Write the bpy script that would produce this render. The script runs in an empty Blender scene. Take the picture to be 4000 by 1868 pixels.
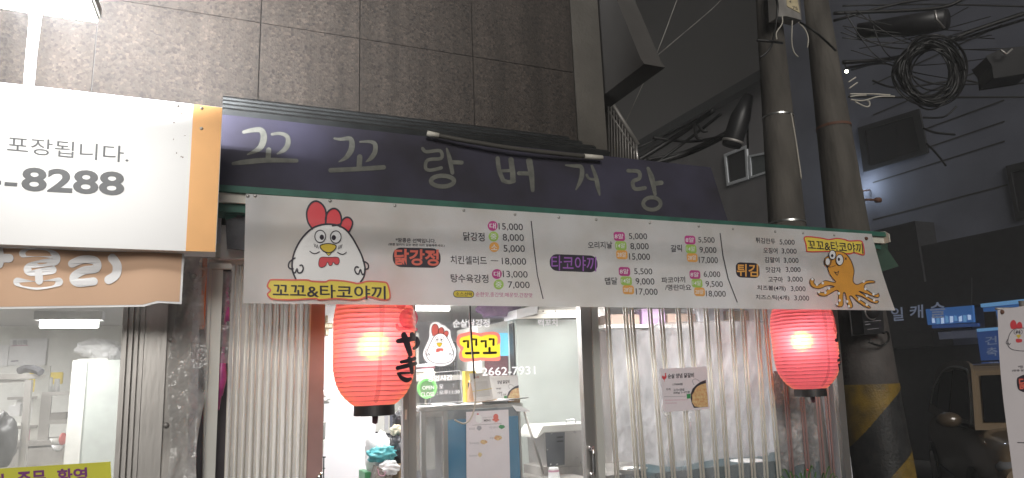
import bpy, bmesh, math, random
from mathutils import Vector, Matrix, noise, geometry
random.seed(7)
R = math.radians
SC = bpy.context.scene
COL = SC.collection

# ------------------------------------------------------------------ camera
F, YAW, PITCH, ROLL = 2726.5, R(23.77), R(11.59), R(2.145)
CAM = Vector((0, 0, 1.65))
FW = Vector((math.sin(YAW) * math.cos(PITCH), math.cos(YAW) * math.cos(PITCH), math.sin(PITCH)))
_r = Vector((math.cos(YAW), -math.sin(YAW), 0)); _u = _r.cross(FW)
RT = _r * math.cos(ROLL) - _u * math.sin(ROLL)
UP = _u * math.cos(ROLL) + _r * math.sin(ROLL)
cd = bpy.data.cameras.new('camera'); cam = bpy.data.objects.new('camera', cd); COL.objects.link(cam)
cd.sensor_width = 36; cd.lens = 36 * F / 4000; cd.clip_start = 0.02; cd.clip_end = 500
m3 = Matrix((RT, UP, -FW)).transposed()
cam.matrix_world = Matrix.Translation(CAM) @ m3.to_4x4()
SC.camera = cam

# ------------------------------------------------------------------ night sky, added sun lamp from the front in place of street light
w = bpy.data.worlds.new('World'); SC.world = w; w.use_nodes = True
nt = w.node_tree; bg = nt.nodes['Background']
sky = nt.nodes.new('ShaderNodeTexSky'); sky.sky_type = 'NISHITA'; sky.sun_disc = False
sky.sun_elevation = R(-5); sky.sun_rotation = R(200); sky.air_density = 1.0; sky.dust_density = 3
tint = nt.nodes.new('ShaderNodeMix'); tint.data_type = 'RGBA'; tint.blend_type = 'MULTIPLY'; tint.inputs[0].default_value = 1.0; tint.inputs[7].default_value = (1.0, 0.80, 0.62, 1)
nt.links.new(sky.outputs['Color'], tint.inputs[6]); nt.links.new(tint.outputs[2], bg.inputs['Color']); bg.inputs['Strength'].default_value = 0.9
sd = bpy.data.lights.new('front_fill_sun', 'SUN'); so = bpy.data.objects.new('front_fill_sun', sd); COL.objects.link(so)
sd.energy = 1.05; sd.angle = R(25); sd.color = (1.0, 0.96, 0.90)
so.rotation_euler = Vector((0.22, 0.88, -0.36)).to_track_quat('-Z', 'Y').to_euler()
so.location = (0, -4, 8)
vs = SC.view_settings; vs.view_transform = 'Standard'; vs.look = 'None'; vs.gamma = 1; vs.use_curve_mapping = False
vs.exposure = 0.8
SC.cycles.max_bounces = 10; SC.cycles.transparent_max_bounces = 24; SC.cycles.sample_clamp_indirect = 4
SC.cycles.use_denoising = True

# ------------------------------------------------------------------ where a direction of view meets a plane of the place
def ray(px, py): return RT * ((px - 2000) / F) - UP * ((py - 934) / F) + FW
def atY(px, py, y):
    d = ray(px, py); return CAM + d * (y / d.y)
def atX(px, py, x):
    d = ray(px, py); return CAM + d * (x / d.x)
def atD(px, py, t): return CAM + ray(px, py) * t
def Q(pts, ox, oy, s): return [(ox + p[0] * s, oy + p[1] * s) for p in pts]

# ------------------------------------------------------------------ materials
def mat(name, col, rough=0.6, metal=0.0, var=0.15, vscale=8.0, bump=0.0, bscale=60.0, spec=0.5, col2=None, emis=None, estr=0.0, coat=0.0, stretch=None):
    m = bpy.data.materials.new(name); m.use_nodes = True
    n = m.node_tree; L = n.links; b = n.nodes['Principled BSDF']
    b.inputs['Roughness'].default_value = rough; b.inputs['Metallic'].default_value = metal
    b.inputs['Specular IOR Level'].default_value = spec
    b.inputs['Coat Weight'].default_value = coat
    tc = n.nodes.new('ShaderNodeTexCoord'); mp = n.nodes.new('ShaderNodeMapping'); L.new(tc.outputs['Object'], mp.inputs['Vector'])
    if stretch: mp.inputs['Scale'].default_value = stretch
    nz = n.nodes.new('ShaderNodeTexNoise'); nz.inputs['Scale'].default_value = vscale; nz.inputs['Detail'].default_value = 6
    L.new(mp.outputs['Vector'], nz.inputs['Vector'])
    rp = n.nodes.new('ShaderNodeValToRGB'); rp.color_ramp.elements[0].position = 0.3; rp.color_ramp.elements[1].position = 0.7
    c2 = col2 or tuple(min(1, c * (1 + var)) for c in col)
    c1 = col if col2 else tuple(c * (1 - var) for c in col)
    rp.color_ramp.elements[0].color = (*c1, 1); rp.color_ramp.elements[1].color = (*c2, 1)
    L.new(nz.outputs['Fac'], rp.inputs['Fac']); L.new(rp.outputs['Color'], b.inputs['Base Color'])
    if bump:
        n2 = n.nodes.new('ShaderNodeTexNoise'); n2.inputs['Scale'].default_value = bscale; n2.inputs['Detail'].default_value = 4
        L.new(mp.outputs['Vector'], n2.inputs['Vector'])
        bp = n.nodes.new('ShaderNodeBump'); bp.inputs['Strength'].default_value = bump; bp.inputs['Distance'].default_value = 0.02
        L.new(n2.outputs['Fac'], bp.inputs['Height']); L.new(bp.outputs['Normal'], b.inputs['Normal'])
    if emis:
        b.inputs['Emission Color'].default_value = (*emis, 1); b.inputs['Emission Strength'].default_value = estr
    return m
def thin(name, col, transp, transl=0.3, rough=0.3, gloss=0.05, var=0.1, vscale=5.0, bump=0.0, bscale=20, stretch=None, fres=True):
    """clear or milky thin sheet: transparent + translucent + diffuse + gloss"""
    m = bpy.data.materials.new(name); m.use_nodes = True
    n = m.node_tree; L = n.links; n.nodes.clear()
    out = n.nodes.new('ShaderNodeOutputMaterial')
    tc = n.nodes.new('ShaderNodeTexCoord'); mp = n.nodes.new('ShaderNodeMapping'); L.new(tc.outputs['Object'], mp.inputs['Vector'])
    if stretch: mp.inputs['Scale'].default_value = stretch
    nz = n.nodes.new('ShaderNodeTexNoise'); nz.inputs['Scale'].default_value = vscale; nz.inputs['Detail'].default_value = 5
    L.new(mp.outputs['Vector'], nz.inputs['Vector'])
    d = n.nodes.new('ShaderNodeBsdfDiffuse'); t = n.nodes.new('ShaderNodeBsdfTranslucent'); g = n.nodes.new('ShaderNodeBsdfGlossy'); tr = n.nodes.new('ShaderNodeBsdfTransparent')
    d.inputs['Color'].default_value = (*col, 1); t.inputs['Color'].default_value = (*col, 1); g.inputs['Roughness'].default_value = rough
    if name == 'white banner vinyl':
        sn = n.nodes.new('ShaderNodeTexNoise'); sn.inputs['Scale'].default_value = 2.6; sn.inputs['Detail'].default_value = 8; L.new(mp.outputs[0], sn.inputs['Vector'])
        sr = n.nodes.new('ShaderNodeValToRGB'); sr.color_ramp.elements[0].position = .34; sr.color_ramp.elements[1].position = .62
        sr.color_ramp.elements[0].color = (col[0] * .84, col[1] * .81, col[2] * .76, 1); sr.color_ramp.elements[1].color = (*col, 1); L.new(sn.outputs['Fac'], sr.inputs['Fac']); L.new(sr.outputs[0], d.inputs['Color']); L.new(sr.outputs[0], t.inputs['Color'])
    m1 = n.nodes.new('ShaderNodeMixShader'); m1.inputs[0].default_value = transl
    L.new(d.outputs[0], m1.inputs[1]); L.new(t.outputs[0], m1.inputs[2])
    m2 = n.nodes.new('ShaderNodeMixShader'); mr = n.nodes.new('ShaderNodeMapRange')
    mr.inputs['From Min'].default_value = 0.3; mr.inputs['From Max'].default_value = 0.7
    mr.inputs['To Min'].default_value = max(0, transp - var); mr.inputs['To Max'].default_value = min(1, transp + var)
    L.new(nz.outputs['Fac'], mr.inputs['Value']); L.new(mr.outputs[0], m2.inputs[0])
    L.new(m1.outputs[0], m2.inputs[1]); L.new(tr.outputs[0], m2.inputs[2])
    m3_ = n.nodes.new('ShaderNodeMixShader'); m3_.inputs[0].default_value = gloss
    if fres:
        fr = n.nodes.new('ShaderNodeFresnel'); ge = n.nodes.new('ShaderNodeNewGeometry'); mi = n.nodes.new('ShaderNodeMapRange')
        mi.inputs['To Min'].default_value = 1.45; mi.inputs['To Max'].default_value = 1 / 1.45; L.new(ge.outputs['Backfacing'], mi.inputs['Value']); L.new(mi.outputs[0], fr.inputs['IOR']); L.new(fr.outputs[0], m3_.inputs[0])
    L.new(m2.outputs[0], m3_.inputs[1]); L.new(g.outputs[0], m3_.inputs[2]); L.new(m3_.outputs[0], out.inputs['Surface'])
    if bump:
        bp = n.nodes.new('ShaderNodeBump'); bp.inputs['Strength'].default_value = bump; bp.inputs['Distance'].default_value = 0.02
        n2 = n.nodes.new('ShaderNodeTexNoise'); n2.inputs['Scale'].default_value = bscale
        L.new(mp.outputs['Vector'], n2.inputs['Vector']); L.new(n2.outputs['Fac'], bp.inputs['Height'])
        for q in (d, g, t): L.new(bp.outputs['Normal'], q.inputs['Normal'])
    return m
def glow(name, col, s):
    m = bpy.data.materials.new(name); m.use_nodes = True
    b = m.node_tree.nodes['Principled BSDF']; b.inputs['Base Color'].default_value = (*col, 1)
    b.inputs['Emission Color'].default_value = (*col, 1); b.inputs['Emission Strength'].default_value = s
    return m
def granite():
    m = bpy.data.materials.new('granite cladding'); m.use_nodes = True
    n = m.node_tree; L = n.links; b = n.nodes['Principled BSDF']; b.inputs['Roughness'].default_value = 0.75
    tc = n.nodes.new('ShaderNodeTexCoord')
    v = n.nodes.new('ShaderNodeTexVoronoi'); v.inputs['Scale'].default_value = 75; L.new(tc.outputs['Object'], v.inputs['Vector'])
    r = n.nodes.new('ShaderNodeValToRGB'); e = r.color_ramp.elements
    e[0].position = 0.0; e[0].color = (0.016, 0.011, 0.009, 1); e[1].position = 1.0; e[1].color = (0.064, 0.048, 0.037, 1)
    for p, c in ((0.18, (0.028, 0.019, 0.014, 1)), (0.4, (0.043, 0.032, 0.025, 1)), (0.7, (0.036, 0.028, 0.022, 1))):
        q = e.new(p); q.color = c
    sp = n.nodes.new('ShaderNodeSeparateColor'); L.new(v.outputs['Color'], sp.inputs[0]); L.new(sp.outputs[0], r.inputs['Fac'])
    nz = n.nodes.new('ShaderNodeTexNoise'); nz.inputs['Scale'].default_value = 2.2; nz.inputs['Detail'].default_value = 5; L.new(tc.outputs['Object'], nz.inputs['Vector'])
    mx = n.nodes.new('ShaderNodeMix'); mx.data_type = 'RGBA'; mx.blend_type = 'MULTIPLY'; mx.inputs[0].default_value = 0.35
    L.new(r.outputs['Color'], mx.inputs[6]); L.new(nz.outputs['Fac'], mx.inputs[7]); mp = n.nodes.new('ShaderNodeMapping'); mp.inputs['Scale'].default_value = (5, 5, .35); L.new(tc.outputs['Object'], mp.inputs['Vector'])
    nk = n.nodes.new('ShaderNodeTexNoise'); nk.inputs['Scale'].default_value = 1.6; nk.inputs['Detail'].default_value = 7; L.new(mp.outputs[0], nk.inputs['Vector'])
    kr = n.nodes.new('ShaderNodeValToRGB'); kr.color_ramp.elements[0].position = .35; kr.color_ramp.elements[0].color = (.62, .60, .57, 1); kr.color_ramp.elements[1].position = .6; kr.color_ramp.elements[1].color = (1, 1, 1, 1); L.new(nk.outputs['Fac'], kr.inputs['Fac'])
    m9 = n.nodes.new('ShaderNodeMix'); m9.data_type = 'RGBA'; m9.blend_type = 'MULTIPLY'; m9.inputs[0].default_value = 1.0; L.new(mx.outputs[2], m9.inputs[6]); L.new(kr.outputs[0], m9.inputs[7]); L.new(m9.outputs[2], b.inputs['Base Color'])
    bp = n.nodes.new('ShaderNodeBump'); bp.inputs['Strength'].default_value = 0.3; bp.inputs['Distance'].default_value = 0.004
    L.new(v.outputs['Distance'], bp.inputs['Height']); L.new(bp.outputs['Normal'], b.inputs['Normal'])
    return m
M = dict(
    granite=granite(),
    joint=mat('dark joint', (0.03, 0.027, 0.025)),
    render=mat('rough render', (0.085, 0.077, 0.066), 0.9, bump=0.25, bscale=40, var=0.25, vscale=3),
    greywall=mat('grey painted wall', (0.19, 0.18, 0.185), 0.9, bump=0.2, bscale=30, var=0.22, vscale=1.2),
    bluewall=mat('blue grey painted wall', (0.17, 0.18, 0.23), 0.9, bump=0.2, bscale=8, var=0.3, vscale=0.6),
    soffit=mat('grey soffit paint', (0.075, 0.07, 0.066), 0.9, var=0.15, vscale=3),
    signwhite=mat('white painted sheet', (0.82, 0.82, 0.83), 0.45, var=0.02, vscale=3),
    signorange=mat('orange vinyl film', (0.85, 0.45, 0.17), 0.5, var=0.04),
    sheetorange=mat('orange banner cloth', (0.66, 0.43, 0.29), 0.7, var=0.05, vscale=2),
    signgrey=mat('grey sign lettering', (0.13, 0.135, 0.145), 0.6, var=0.03),
    white=mat('white print', (0.83, 0.83, 0.85), 0.5, var=0.02),
    letterwhite=thin('white vinyl letters', (0.90, 0.89, 0.91), 0.0, 0.5, 0.4, 0.03, var=0.0),
    galv=mat('stainless steel', (0.52, 0.50, 0.48), 0.38, 0.85, var=0.22, vscale=5, stretch=(1, 1, .15), bump=0.05),
    galvdull=mat('dull zinc', (0.42, 0.40, 0.38), 0.55, 0.6, var=0.35, vscale=6, bump=0.1, stretch=(1, 1, .4)),
    alu=mat('cream aluminium', (0.80, 0.76, 0.68), 0.3, 0.2, var=0.08),
    aluwhite=mat('off white aluminium', (0.66, 0.66, 0.62), 0.4, 0.3, var=0.06, vscale=3),
    pinkpost=mat('rose brown coated metal', (0.36, 0.22, 0.21), 0.5, 0.1, var=0.1),
    darkgap=mat('dark rubber', (0.05, 0.048, 0.055), 0.7, var=0.2),
    orangepole=mat('orange plastic', (0.75, 0.27, 0.10), 0.45, var=0.1),
    pink=mat('magenta nylon', (0.42, 0.06, 0.24), 0.35, var=0.3, vscale=20),
    canvas=mat('plum awning canvas', (0.018, 0.015, 0.022), 0.75, col2=(0.042, 0.039, 0.070), vscale=2.6, bump=0.12, bscale=12),
    chalk=mat('faded cream brush paint', (0.17, 0.172, 0.15), 0.9, col2=(0.105, 0.106, 0.095), vscale=22),
    green=mat('green awning trim', (0.028, 0.115, 0.085), 0.6, var=0.25, vscale=10),
    cream=mat('cream enamel rail', (0.62, 0.59, 0.52), 0.5, var=0.15, vscale=10),
    flash=mat('dark roof metal', (0.026, 0.028, 0.029), 0.5, 0.3, var=0.3),
    tube=mat('unlit frosted tube', (0.085, 0.08, 0.072), 0.3, var=0.08),
    banner=thin('white banner vinyl', (0.79, 0.79, 0.805), 0.0, 0.32, 0.45, 0.03, var=0.0),
    ink=mat('black print', (0.028, 0.022, 0.035), 0.6, var=0.05),
    red=mat('red print', (0.62, 0.055, 0.07), 0.55, var=0.05),
    coral=mat('coral print', (0.70, 0.14, 0.10), 0.55, var=0.05),
    yellow=mat('yellow print', (0.78, 0.62, 0.09), 0.55, var=0.05),
    beak=mat('ochre print', (0.66, 0.48, 0.05), 0.55, var=0.05),
    magenta=mat('magenta print', (0.48, 0.05, 0.24), 0.55, var=0.05),
    lime=mat('leaf green print', (0.36, 0.56, 0.12), 0.55, var=0.05),
    orange=mat('orange print', (0.80, 0.40, 0.10), 0.55, var=0.05),
    purple=mat('violet print', (0.34, 0.13, 0.48), 0.55, var=0.05),
    octo=mat('amber print', (0.72, 0.33, 0.05), 0.55, var=0.08),
    bluedark=mat('teal blue paint', (0.06, 0.20, 0.34), 0.45, var=0.12, vscale=3),
    wallin=mat('white interior paint', (0.74, 0.73, 0.76), 0.8, var=0.03, vscale=2),
    wallgrey=mat('lilac grey interior paint', (0.58, 0.58, 0.62), 0.8, var=0.12, vscale=2),
    floor=mat('grey floor tile', (0.30, 0.29, 0.28), 0.5),
    ceil=mat('ceiling board', (0.62, 0.61, 0.60), 0.85, var=0.05),
    fridge=mat('pale enamel', (0.52, 0.56, 0.53), 0.35, var=0.025, vscale=2),
    fridgew=mat('cream enamel', (0.74, 0.74, 0.70), 0.35, var=0.03, vscale=3),
    glass=thin('clear glass', (0.8, 0.82, 0.82), 0.965, 0.4, 0.03, 0.05, var=0.03, vscale=4),
    dustyglass=thin('dusty window glass', (0.72, 0.72, 0.70), 0.86, 0.45, 0.05, 0.05, var=0.06, vscale=7),
    pvc=thin('clear pvc strip', (0.78, 0.77, 0.78), 0.80, 0.5, 0.30, 0.025, var=0.1, vscale=9, stretch=(1, 1, .2), fres=False),
    corrug=thin('milky pvc slat', (0.80, 0.78, 0.75), 0.10, 0.35, 0.3, 0.05, var=0.08, vscale=7, stretch=(1, 1, .1), fres=False),
    vinyl=thin('crinkled clear vinyl', (0.82, 0.81, 0.84), 0.32, 0.5, 0.28, 0.06, var=0.30, vscale=6, bump=1.0, bscale=7, stretch=(1, 1, .45), fres=False),
    poly=thin('clear plastic film', (0.78, 0.77, 0.76), 0.60, 0.4, 0.15, 0.05, var=0.3, vscale=9, bump=0.8, bscale=25),
    blackbag=mat('black plastic film', (0.03, 0.03, 0.035), 0.28, var=0.3, bump=0.7, bscale=18),
    greybag=mat('dark grey plastic film', (0.24, 0.235, 0.235), 0.3, var=0.45, bump=1.0, bscale=14),
    tealbag=mat('teal plastic film', (0.10, 0.42, 0.46), 0.35, var=0.25, vscale=14, bump=0.5, bscale=20),
    whitebag=mat('white plastic film', (0.80, 0.80, 0.80), 0.4, var=0.06, bump=0.5, bscale=18),
    foil=mat('crumpled silver foil', (0.55, 0.50, 0.50), 0.25, 0.9, var=0.2, bump=1.0, bscale=40),
    beige=mat('beige patterned paper', (0.42, 0.38, 0.34), 0.8, col2=(0.12, 0.11, 0.10), vscale=60),
    cloth=mat('cream cotton', (0.66, 0.58, 0.45), 0.9, var=0.15, bump=0.4),
    card=mat('brown cardboard', (0.36, 0.25, 0.15), 0.85, var=0.12, bump=0.1),
    brown=mat('dark brown board', (0.13, 0.085, 0.065), 0.7, var=0.3),
    paper=mat('white paper', (0.82, 0.82, 0.83), 0.8, var=0.02),
    paperdim=mat('lilac white paper', (0.74, 0.69, 0.73), 0.6, var=0.03),
    printgrey=mat('faint grey print', (0.34, 0.33, 0.37), 0.7, var=0.1),
    printpink=mat('faint pink print', (0.60, 0.32, 0.42), 0.7, var=0.1),
    greenp=mat('green print', (0.03, 0.26, 0.08), 0.6),
    food=mat('stir fried chicken print', (0.55, 0.24, 0.10), 0.6, col2=(0.72, 0.60, 0.30), vscale=70),
    maroon=mat('maroon panel', (0.16, 0.06, 0.075), 0.5, var=0.2),
    plumbag=mat('purple bag film', (0.17, 0.09, 0.19), 0.4, var=0.35, bump=0.6, bscale=12),
    black=mat('black plastic', (0.02, 0.02, 0.022), 0.45, var=0.2),
    bluescreen=glow('lit blue panel', (0.12, 0.42, 0.62), 0.7),
    concrete=mat('weathered pole concrete', (0.046, 0.041, 0.035), 0.9, col2=(0.125, 0.113, 0.098), vscale=6, bump=0.35, bscale=35, stretch=(1, 1, .25)),
    bandsteel=mat('banding steel', (0.6, 0.6, 0.58), 0.3, 0.9, var=0.2),
    wrapdark=mat('grey pole cover film', (0.075, 0.066, 0.062), 0.7, var=0.2, bump=0.15, bscale=40),
    reflyellow=mat('worn yellow reflective sheet', (0.28, 0.18, 0.022), 0.5, col2=(0.12, 0.08, 0.022), vscale=9, bump=0.3, bscale=70),
    wrapblack=mat('black reflective sheet', (0.014, 0.015, 0.017), 0.5, col2=(0.04, 0.04, 0.04), vscale=14, bump=0.2, bscale=40),
    cable=mat('black cable sheath', (0.012, 0.012, 0.012), 0.45, var=0.2),
    cablegrey=mat('pale cable sheath', (0.55, 0.52, 0.45), 0.4, var=0.1),
    darkwin=mat('dark window glass', (0.012, 0.012, 0.014), 0.15, var=0.1),
    dimwin=mat('dim window pane', (0.10, 0.115, 0.115), 0.3, var=0.15),
    winframe=mat('pale pvc window frame', (0.66, 0.69, 0.72), 0.5, var=0.08),
    fascia=mat('black shop fascia', (0.018, 0.018, 0.021), 0.6, var=0.3),
    signlit=mat('pale lettering', (0.25, 0.28, 0.36), 0.6, emis=(0.35, 0.42, 0.62), estr=0.10),
    blueglow=glow('blue lit shop window', (0.04, 0.13, 0.36), 0.26),
    blueband=glow('pale blue lit strip', (0.12, 0.28, 0.50), 0.36),
    bluedim=glow('dim blue lit sign', (0.02, 0.05, 0.16), 0.35),
    bluewhite=glow('white lit posters', (0.40, 0.52, 0.72), 0.42),
    asphalt=mat('asphalt', (0.05, 0.05, 0.05), 0.85, bump=0.4, bscale=80),
    carpaint=mat('dark bronze car paint', (0.22, 0.162, 0.105), 0.35, 0.1, var=0.05, coat=1.0),
    carglass=mat('dark tinted car glass', (0.006, 0.006, 0.007), 0.05, spec=0.8, var=0.02),
    chrome=mat('chrome', (0.7, 0.7, 0.7), 0.12, 1.0, var=0.02),
    tyre=mat('tyre rubber', (0.015, 0.015, 0.015), 0.8),
    lens=mat('headlamp lens', (0.35, 0.36, 0.38), 0.1, 0.4, var=0.05),
    leaf=mat('green grass leaf', (0.07, 0.16, 0.035), 0.55, var=0.35, vscale=20),
    redp=mat('red plastic', (0.5, 0.05, 0.04), 0.4),
    rust=mat('rusty bolt', (0.14, 0.06, 0.035), 0.7),
    bottle=mat('peach sauce', (0.62, 0.36, 0.20), 0.4),
    yellowbox=mat('yellow carton', (0.72, 0.55, 0.06), 0.6),
    cross=mat('brown mosaic', (0.18, 0.11, 0.06), 0.5, col2=(0.45, 0.36, 0.22), vscale=120),
    darkcloth=mat('charcoal cloth', (0.10, 0.10, 0.11), 0.9, var=0.3, bump=0.4),
    vcoral=thin('coral vinyl film', (0.86, 0.24, 0.20), 0.0, 0.5, 0.4, 0.03, var=0.0),
    vyellow=thin('bright yellow vinyl film', (0.92, 0.75, 0.06), 0.0, 0.5, 0.4, 0.03, var=0.0),
    led=glow('led lamp face', (1.0, 0.98, 0.92), 14),
    tubelit=glow('lit fluorescent tube', (1.0, 0.99, 0.95), 9),
    bulb=glow('warm bulb', (1.0, 0.72, 0.22), 7),
    greenled=glow('green lit sign', (0.25, 0.75, 0.22), 0.26),
    star=glow('small lit lamp', (0.95, 1.0, 0.75), 14),
    housing=mat('white lamp housing', (0.75, 0.75, 0.74), 0.4),
)

# ------------------------------------------------------------------ object helpers
def org(o):
    v = Vector((0, 0, 0))
    while o: v += o.location; o = o.parent
    return v
def tag(o, label=None, cat=None, group=None, kind=None):
    if label: o['label'] = label
    if cat: o['category'] = cat
    if group: o['group'] = group
    if kind: o['kind'] = kind
    return o
def thing(name, label, cat, loc=(0, 0, 0), group=None):
    o = bpy.data.objects.new(name, None); COL.objects.link(o); o.location = loc; o.empty_display_size = 0.1
    return tag(o, label, cat, group)
def obj(name, verts, faces, m, parent=None, smooth=False):
    off = org(parent) if parent else Vector((0, 0, 0))
    me = bpy.data.meshes.new(name); me.from_pydata([tuple(Vector(v) - off) for v in verts], [], faces); me.update()
    if m: me.materials.append(m if not isinstance(m, str) else M[m])
    if smooth: me.polygons.foreach_set('use_smooth', [True] * len(me.polygons))
    o = bpy.data.objects.new(name, me); COL.objects.link(o)
    if parent: o.parent = parent
    return o
def copy_tree(o, parent=None):
    c = o.copy(); COL.objects.link(c); c.parent = parent
    for ch in [x for x in bpy.data.objects if x.parent == o]: copy_tree(ch, c)
    return c
class MB:
    def __init__(s): s.v = []; s.f = []
    def add(s, vs, fs):
        b = len(s.v); s.v += [Vector(v) for v in vs]; s.f += [[i + b for i in f] for f in fs]; return s
    def box(s, a, b):
        x0, y0, z0 = [min(a[i], b[i]) for i in range(3)]; x1, y1, z1 = [max(a[i], b[i]) for i in range(3)]
        return s.add([(x0, y0, z0), (x1, y0, z0), (x1, y1, z0), (x0, y1, z0), (x0, y0, z1), (x1, y0, z1), (x1, y1, z1), (x0, y1, z1)],
                     [(0, 3, 2, 1), (4, 5, 6, 7), (0, 1, 5, 4), (1, 2, 6, 5), (2, 3, 7, 6), (3, 0, 4, 7)])
    def prism(s, pts, d):
        """polygon pts extruded by vector d"""
        n = len(pts); p = [Vector(q) for q in pts]; d = Vector(d)
        tri = geometry.tessellate_polygon([p])
        fs = [tuple(t) for t in tri] + [tuple(i + n for i in reversed(t)) for t in tri]
        fs += [(i, (i + 1) % n, n + (i + 1) % n, n + i) for i in range(n)]
        return s.add(p + [q + d for q in p], fs)
    def tube(s, pts, r, n=8, cap=True):
        pts = [Vector(p) for p in pts]; rs = r if isinstance(r, (list, tuple)) else [r] * len(pts)
        vs = []; prev = None
        for i, p in enumerate(pts):
            t = (pts[min(i + 1, len(pts) - 1)] - pts[max(i - 1, 0)]).normalized()
            if prev is None:
                a = Vector((0, 0, 1)) if abs(t.z) < 0.9 else Vector((1, 0, 0)); prev = t.cross(a).normalized()
            u = (prev - t * prev.dot(t)).normalized(); prev = u; q = t.cross(u)
            for k in range(n):
                a = 2 * math.pi * k / n; vs.append(p + (u * math.cos(a) + q * math.sin(a)) * rs[i])
        fs = []
        for i in range(len(pts) - 1):
            for k in range(n):
                fs.append((i * n + k, i * n + (k + 1) % n, (i + 1) * n + (k + 1) % n, (i + 1) * n + k))
        if cap: fs.append(tuple(range(n))[::-1]); fs.append(tuple(range((len(pts) - 1) * n, len(pts) * n)))
        return s.add(vs, fs)
    def lathe(s, prof, c, n=32):
        vs = []; fs = []; c = Vector(c)
        for r, z in prof:
            for k in range(n):
                a = 2 * math.pi * k / n; vs.append(c + Vector((r * math.cos(a), r * math.sin(a), z)))
        for i in range(len(prof) - 1):
            for k in range(n): fs.append((i * n + k, i * n + (k + 1) % n, (i + 1) * n + (k + 1) % n, (i + 1) * n + k))
        return s.add(vs, fs)
    def grid(s, fn, nu, nv):
        vs = [fn(i / nu, j / nv) for j in range(nv + 1) for i in range(nu + 1)]
        return s.add(vs, [(j * (nu + 1) + i, j * (nu + 1) + i + 1, (j + 1) * (nu + 1) + i + 1, (j + 1) * (nu + 1) + i) for j in range(nv) for i in range(nu)])
    def ball(s, c, r, n=16, mth=10):
        c = Vector(c); r = Vector(r) if not isinstance(r, (int, float)) else Vector((r, r, r))
        return s.grid(lambda u, v: c + Vector((r.x * math.sin(math.pi * v) * math.cos(2 * math.pi * u), r.y * math.sin(math.pi * v) * math.sin(2 * math.pi * u), r.z * math.cos(math.pi * v))), n, mth)
    def build(s, name, m, parent=None, smooth=False): return obj(name, s.v, s.f, m, parent, smooth)
def bevel(o, wd=0.006, seg=2):
    bm = bmesh.new(); bm.from_mesh(o.data)
    bmesh.ops.remove_doubles(bm, verts=bm.verts[:], dist=1e-6); bmesh.ops.dissolve_limit(bm, angle_limit=R(1), verts=bm.verts[:], edges=bm.edges[:])
    bmesh.ops.bevel(bm, geom=bm.edges[:], offset=wd, segments=seg, affect='EDGES', clamp_overlap=True)
    bm.to_mesh(o.data); bm.free(); return o
def smooth_pts(pts, n=5, closed=False):
    P = [Vector(p) for p in pts]; N = len(P); out = []
    rng = range(N) if closed else range(N - 1)
    for i in rng:
        a = P[(i - 1) % N] if closed or i > 0 else P[0]; b = P[i]; c = P[(i + 1) % N]; d = P[(i + 2) % N] if closed or i + 2 < N else P[-1]
        for k in range(n):
            t = k / n
            out.append(0.5 * ((2 * b) + (c - a) * t + (2 * a - 5 * b + 4 * c - d) * t * t + (3 * b - a - 3 * c + d) * t ** 3))
    if not closed: out.append(P[-1])
    return out
def crumple(name, c, r, m, parent=None, amp=0.25, sc=3.0, seed=0, flat=0.0, n=40, k=28):
    c = Vector(c); r = Vector(r); b = MB()
    def fn(u, v):
        d = Vector((math.sin(math.pi * v) * math.cos(2 * math.pi * u), math.sin(math.pi * v) * math.sin(2 * math.pi * u), math.cos(math.pi * v)))
        q = d * sc + Vector((seed * 7.3, seed * 3.1, seed))
        a = 1 + amp * (noise.noise(q) + 0.6 * (1 - 2 * abs(noise.noise(q * 2.1))) * 0.6 + 0.3 * noise.noise(q * 5))
        p = Vector((d.x * r.x, d.y * r.y, d.z * r.z)) * a
        if p.z < -r.z * (1 - flat): p.z = -r.z * (1 - flat)
        return c + p
    return b.grid(fn, n, k).build(name, m, parent, True)

# ---- flat graphics: outlines given in the photograph's own units, mapped onto the true surface by fn(x, y, layer)
def cap_outline(pts, wds):
    """outline polygon of a brush stroke with round ends"""
    P = [Vector((p[0], p[1])) for p in pts]; n = len(P); L = []; Rr = []
    for i in range(n):
        t = (P[min(i + 1, n - 1)] - P[max(i - 1, 0)]).normalized(); nn = Vector((-t.y, t.x)); h = wds[i] / 2
        L.append(P[i] + nn * h); Rr.append(P[i] - nn * h)
    def arc(c, a, h):
        return [c + Vector((math.cos(a + math.pi * k / 6), math.sin(a + math.pi * k / 6))) * h for k in range(1, 6)]
    t1 = (P[-1] - P[-2]).normalized(); t0 = (P[1] - P[0]).normalized()
    a1 = math.atan2(-t1.x, t1.y); a0 = math.atan2(t0.x, -t0.y)
    return Rr + arc(P[-1], a1, wds[-1] / 2) + L[::-1] + arc(P[0], a0, wds[0] / 2)
def ell(cx, cy, rx, ry, n=28, rot=0):
    c, s = math.cos(rot), math.sin(rot)
    return [(cx + rx * math.cos(a) * c - ry * math.sin(a) * s, cy + rx * math.cos(a) * s + ry * math.sin(a) * c) for a in [2 * math.pi * k / n for k in range(n)]]
def rrect(tl, tr, bl, rad, n=6):
    tl, tr, bl = Vector(tl), Vector(tr), Vector(bl); ux = tr - tl; uy = bl - tl; W, H = ux.length, uy.length; ux /= W; uy /= H
    out = []
    for cx, cy, a0 in ((W - rad, rad, -90), (W - rad, H - rad, 0), (rad, H - rad, 90), (rad, rad, 180)):
        for k in range(n + 1):
            a = R(a0 + 90 * k / n); out.append(tl + ux * (cx + rad * math.cos(a)) + uy * (cy + rad * math.sin(a)))
    return out
_tx = {}
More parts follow.
